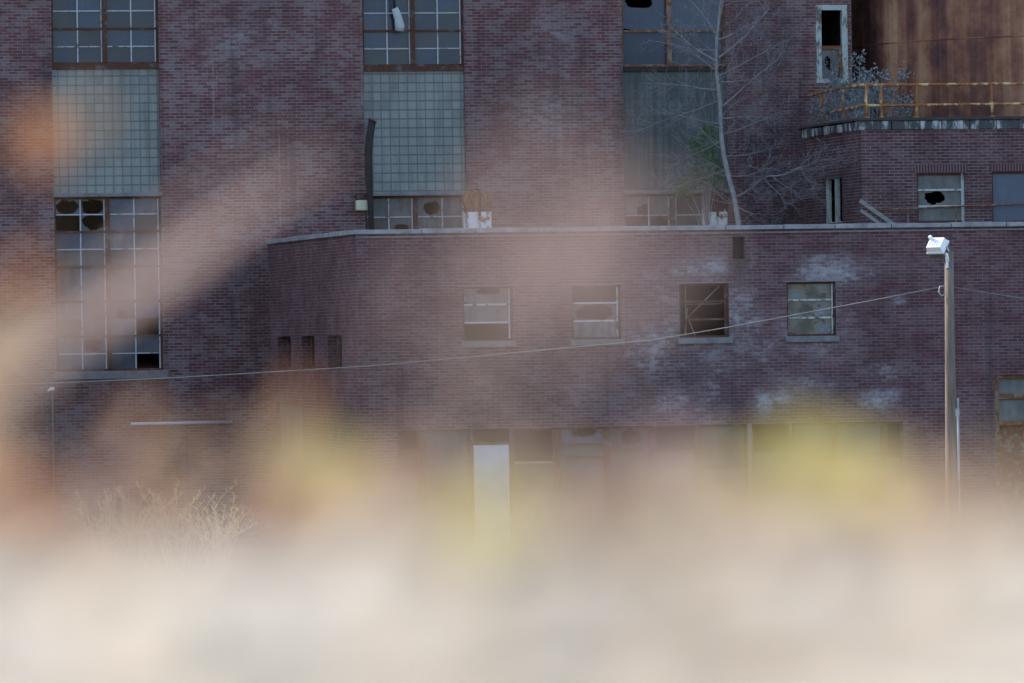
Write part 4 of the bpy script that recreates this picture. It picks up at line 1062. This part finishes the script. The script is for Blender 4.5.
def reed(d, path, width, colour, label, seed=1):
    """one long dry reed blade; path in pixels, first point continues down to the bank"""
    r = random.Random(seed); P = [at(x, y, d*(1+.012*i)) for i, (x, y) in enumerate(path)]
    base = P[0].copy(); base.x += (P[0].x-P[1].x)*.6; base.z = bank_z(base.x, d)-.01; base.y = d
    pts = [base] + P
    # smooth
    sm = []
    for i in range(len(pts)-1):
        p0, p1, p2, p3 = pts[max(i-1,0)], pts[i], pts[i+1], pts[min(i+2, len(pts)-1)]
        for k in range(6):
            t = k/6; sm.append(.5*((2*p1)+(p2-p0)*t+(2*p0-5*p1+4*p2-p3)*t*t+(3*p1-p0-3*p2+p3)*t*t*t))
    sm.append(pts[-1]); o = base.copy(); n = len(sm); m = MB(); prevs = None
    for i in range(n-1):
        def ww(k): t = k/(n-1); return width*.5*min(1, .35+t*2.2)*(1 if t < .65 else max(.02, (1-t)/.35))
        def side(k):
            tg = (sm[min(k+1,n-1)]-sm[max(k-1,0)]).normalized(); return tg.cross(Vector((.15,1,.2))).normalized()
        def fold(k): return Vector((0,-1,.2))*ww(k)*.35
        a0, a1, s0, s1 = sm[i]-o, sm[i+1]-o, side(i)*ww(i), side(i+1)*ww(i+1)
        m.face([a0, a0+s0+fold(i), a1+s1+fold(i+1), a1], .5, True); m.face([a0-s0+fold(i), a0, a1, a1-s1+fold(i+1)], .5, True)
    ob = m.build('reed_blade', LM[colour], None, loc=o); tag(ob, label, 'reed', 'dry reeds on the slope of the bank'); return ob

weed(20, 4.0, [(42,142,74,'orange'),(92,118,40,'tan')], 'orange', 'tall thin weed with single round orange leaf and small tan one near the left edge', seed=2)
weed(10, 3.7, [(14,330,60,'tan'),(6,395,84,'tan'),(26,275,40,'orange'),(-20,445,84,'tan'),(-12,350,66,'tan')], 'tan', 'tan and orange leafed weed cut by the left edge', seed=3)
weed(-5, 3.0, [(-4,515,90,'orange'),(24,555,76,'russet')], 'orange', 'low rust orange weed in the lower left corner', seed=4)
reed(3.9, [(-120,480),(0,385),(110,312),(190,258),(270,198),(350,150)], .0132, 'mauve', 'long pinkish dry reed blade slanting up across the left window bay', 1)
weed(200, 3.7, [(140,432,62,'russet'),(188,470,56,'tan'),(150,505,56,'russet'),(222,440,44,'russet'),(110,470,40,'pink')], 'russet', 'russet and tan weed below the white wall pipe', seed=5)
weed(300, 3.8, [(288,438,66,'tan'),(268,476,58,'tan'),(318,478,84,'yellow'),(352,456,62,'yellow'),(342,500,62,'yellow'),(300,400,36,'orange')], 'orange', 'orange topped weed turning yellow green at the annex corner', seed=6)
weed(430, 1.7, [(540,222,90),(600,292,86),(470,280,70),(640,255,76),(530,325,64),(560,165,50),(425,340,50)], 'mauve', 'tall pinkish weed closest to the lens veiling the annex wall centre', seed=7, thin=.4)
weed(460, 2.9, [(430,470,56),(480,440,40),(505,475,44)], 'mauve', 'faint pink weed left of the white door', seed=17)
weed(650, 3.4, [(662,450,52),(690,478,74),(640,480,56),(725,500,60)], 'pink', 'pale pink weed in front of the middle ground floor glazing', seed=8)
weed(480, 2.75, [(482,528,80,'lime'),(512,520,50,'lime'),(448,526,44,'yellow')], 'lime', 'low yellow green weed below the white door', seed=9)
weed(800, 3.8, [(798,452,84,'yellow'),(822,484,112,'yellow'),(778,484,54,'straw'),(850,470,60,'lime'),(812,518,58,'yellow'),(790,504,54,'straw')], 'yellow', 'bright yellow leafed weed before the dark glazing right of centre', seed=10)
weed(880, 3.7, [(876,462,64,'straw'),(908,476,66,'tan'),(872,505,74,'yellow'),(925,498,56,'tan'),(893,525,70,'tan')], 'yellow', 'yellow and tan weed just left of the wooden pole', seed=11)
weed(400, 3.0, [(395,500,60,'russet'),(440,505,56,'pink'),(340,528,64,'russet'),(280,525,56,'russet'),(225,520,54,'pink')], 'russet', 'low russet and pink weed spreading below the annex corner', seed=12)
weed(560, 2.9, [(560,480,50,'pink'),(600,495,62,'tan'),(640,525,62,'tan'),(545,510,50,'tan')], 'tan', 'tan leafed weed right of the white door', seed=13)
weed(1000, 2.9, [(990,545,56,'tan'),(1020,505,56,'tan'),(955,530,50,'pink')], 'tan', 'low tan weed at the right edge before the loading door', seed=14)
weed(90, 2.9, [(70,525,64,'russet'),(112,535,70,'pink'),(40,485,40,'pink')], 'pink', 'low pinkish russet weed right of the rust orange one', seed=15)
reed(3.1, [(-90,470),(60,330),(150,250),(235,185),(330,140)], .0055, 'mauve', 'narrow pinkish dry reed blade just above the broad slanting one', 8)
weed(720, 3.3, [(712,455,46,'tan'),(742,482,60,'yellow'),(680,505,54,'straw'),(760,520,60,'tan')], 'straw', 'tan weed between the pale pink one and the bright yellow one', seed=19)
weed(350, 3.3, [(372,478,52,'tan'),(398,455,40,'russet'),(300,500,60,'tan'),(415,520,56,'pink')], 'tan', 'tan weed right of the orange topped one', seed=20)
reed(2.3, [(800,760),(850,665),(905,585),(965,505),(1010,462)], .006, 'straw', 'thin pale straw blade leaning right across the bank top', 5)
reed(2.5, [(880,760),(925,660),(968,590),(1010,545),(1060,500)], .006, 'straw', 'short pale straw blade leaning into the right edge of the bank', 6)

# ================================================================== light, sky, camera
EL = R(33); DELTA = R(40)
su = Vector((-math.cos(DELTA)*CT - math.sin(DELTA)*ST, -math.cos(DELTA)*ST + math.sin(DELTA)*CT, 0)).normalized()
sdv = Vector((su.x*math.cos(EL), su.y*math.cos(EL), math.sin(EL)))
sl = bpy.data.lights.new('sun', 'SUN'); sl.energy = 2.55; sl.angle = R(.53); sl.color = (1, .91, .79)
so_ = bpy.data.objects.new('sun', sl); COL.objects.link(so_); so_.location = (0, 0, 60); so_.rotation_euler = (-sdv).to_track_quat('-Z', 'Y').to_euler()
W = bpy.data.worlds.new('World'); S.world = W; W.use_nodes = True
nt = W.node_tree; bg = nt.nodes['Background']; sk = nt.nodes.new('ShaderNodeTexSky'); sk.sky_type = 'NISHITA'; sk.sun_disc = False
sk.sun_elevation = EL; sk.sun_rotation = math.atan2(sdv.x, sdv.y); sk.air_density = 1.0; sk.dust_density = 1.0; sk.ozone_density = 1.5
nt.links.new(sk.outputs[0], bg.inputs[0]); bg.inputs[1].default_value = .15

cam = bpy.data.cameras.new('camera'); co = bpy.data.objects.new('camera', cam); COL.objects.link(co); S.camera = co
cam.sensor_width = 36; cam.lens = 36*F/1024; cam.clip_start = .05; cam.clip_end = 3000
co.location = (0, 0, ZC); co.rotation_mode = 'XYZ'
co.rotation_euler = (Matrix.Rotation(R(90), 4, 'X') @ Matrix.Rotation(-ROLL, 4, 'Z')).to_euler()
cam.dof.use_dof = True; cam.dof.focus_distance = 137.0; cam.dof.aperture_fstop = 4.5; cam.dof.aperture_blades = 0
S.view_settings.view_transform = 'Standard'; S.view_settings.look = 'None'; S.view_settings.exposure = 1.27; S.view_settings.gamma = 1
S.cycles.use_denoising = True; S.cycles.max_bounces = 6; S.cycles.caustics_reflective = False; S.cycles.caustics_refractive = False
S.cycles.use_adaptive_sampling = True; S.cycles.adaptive_threshold = .01
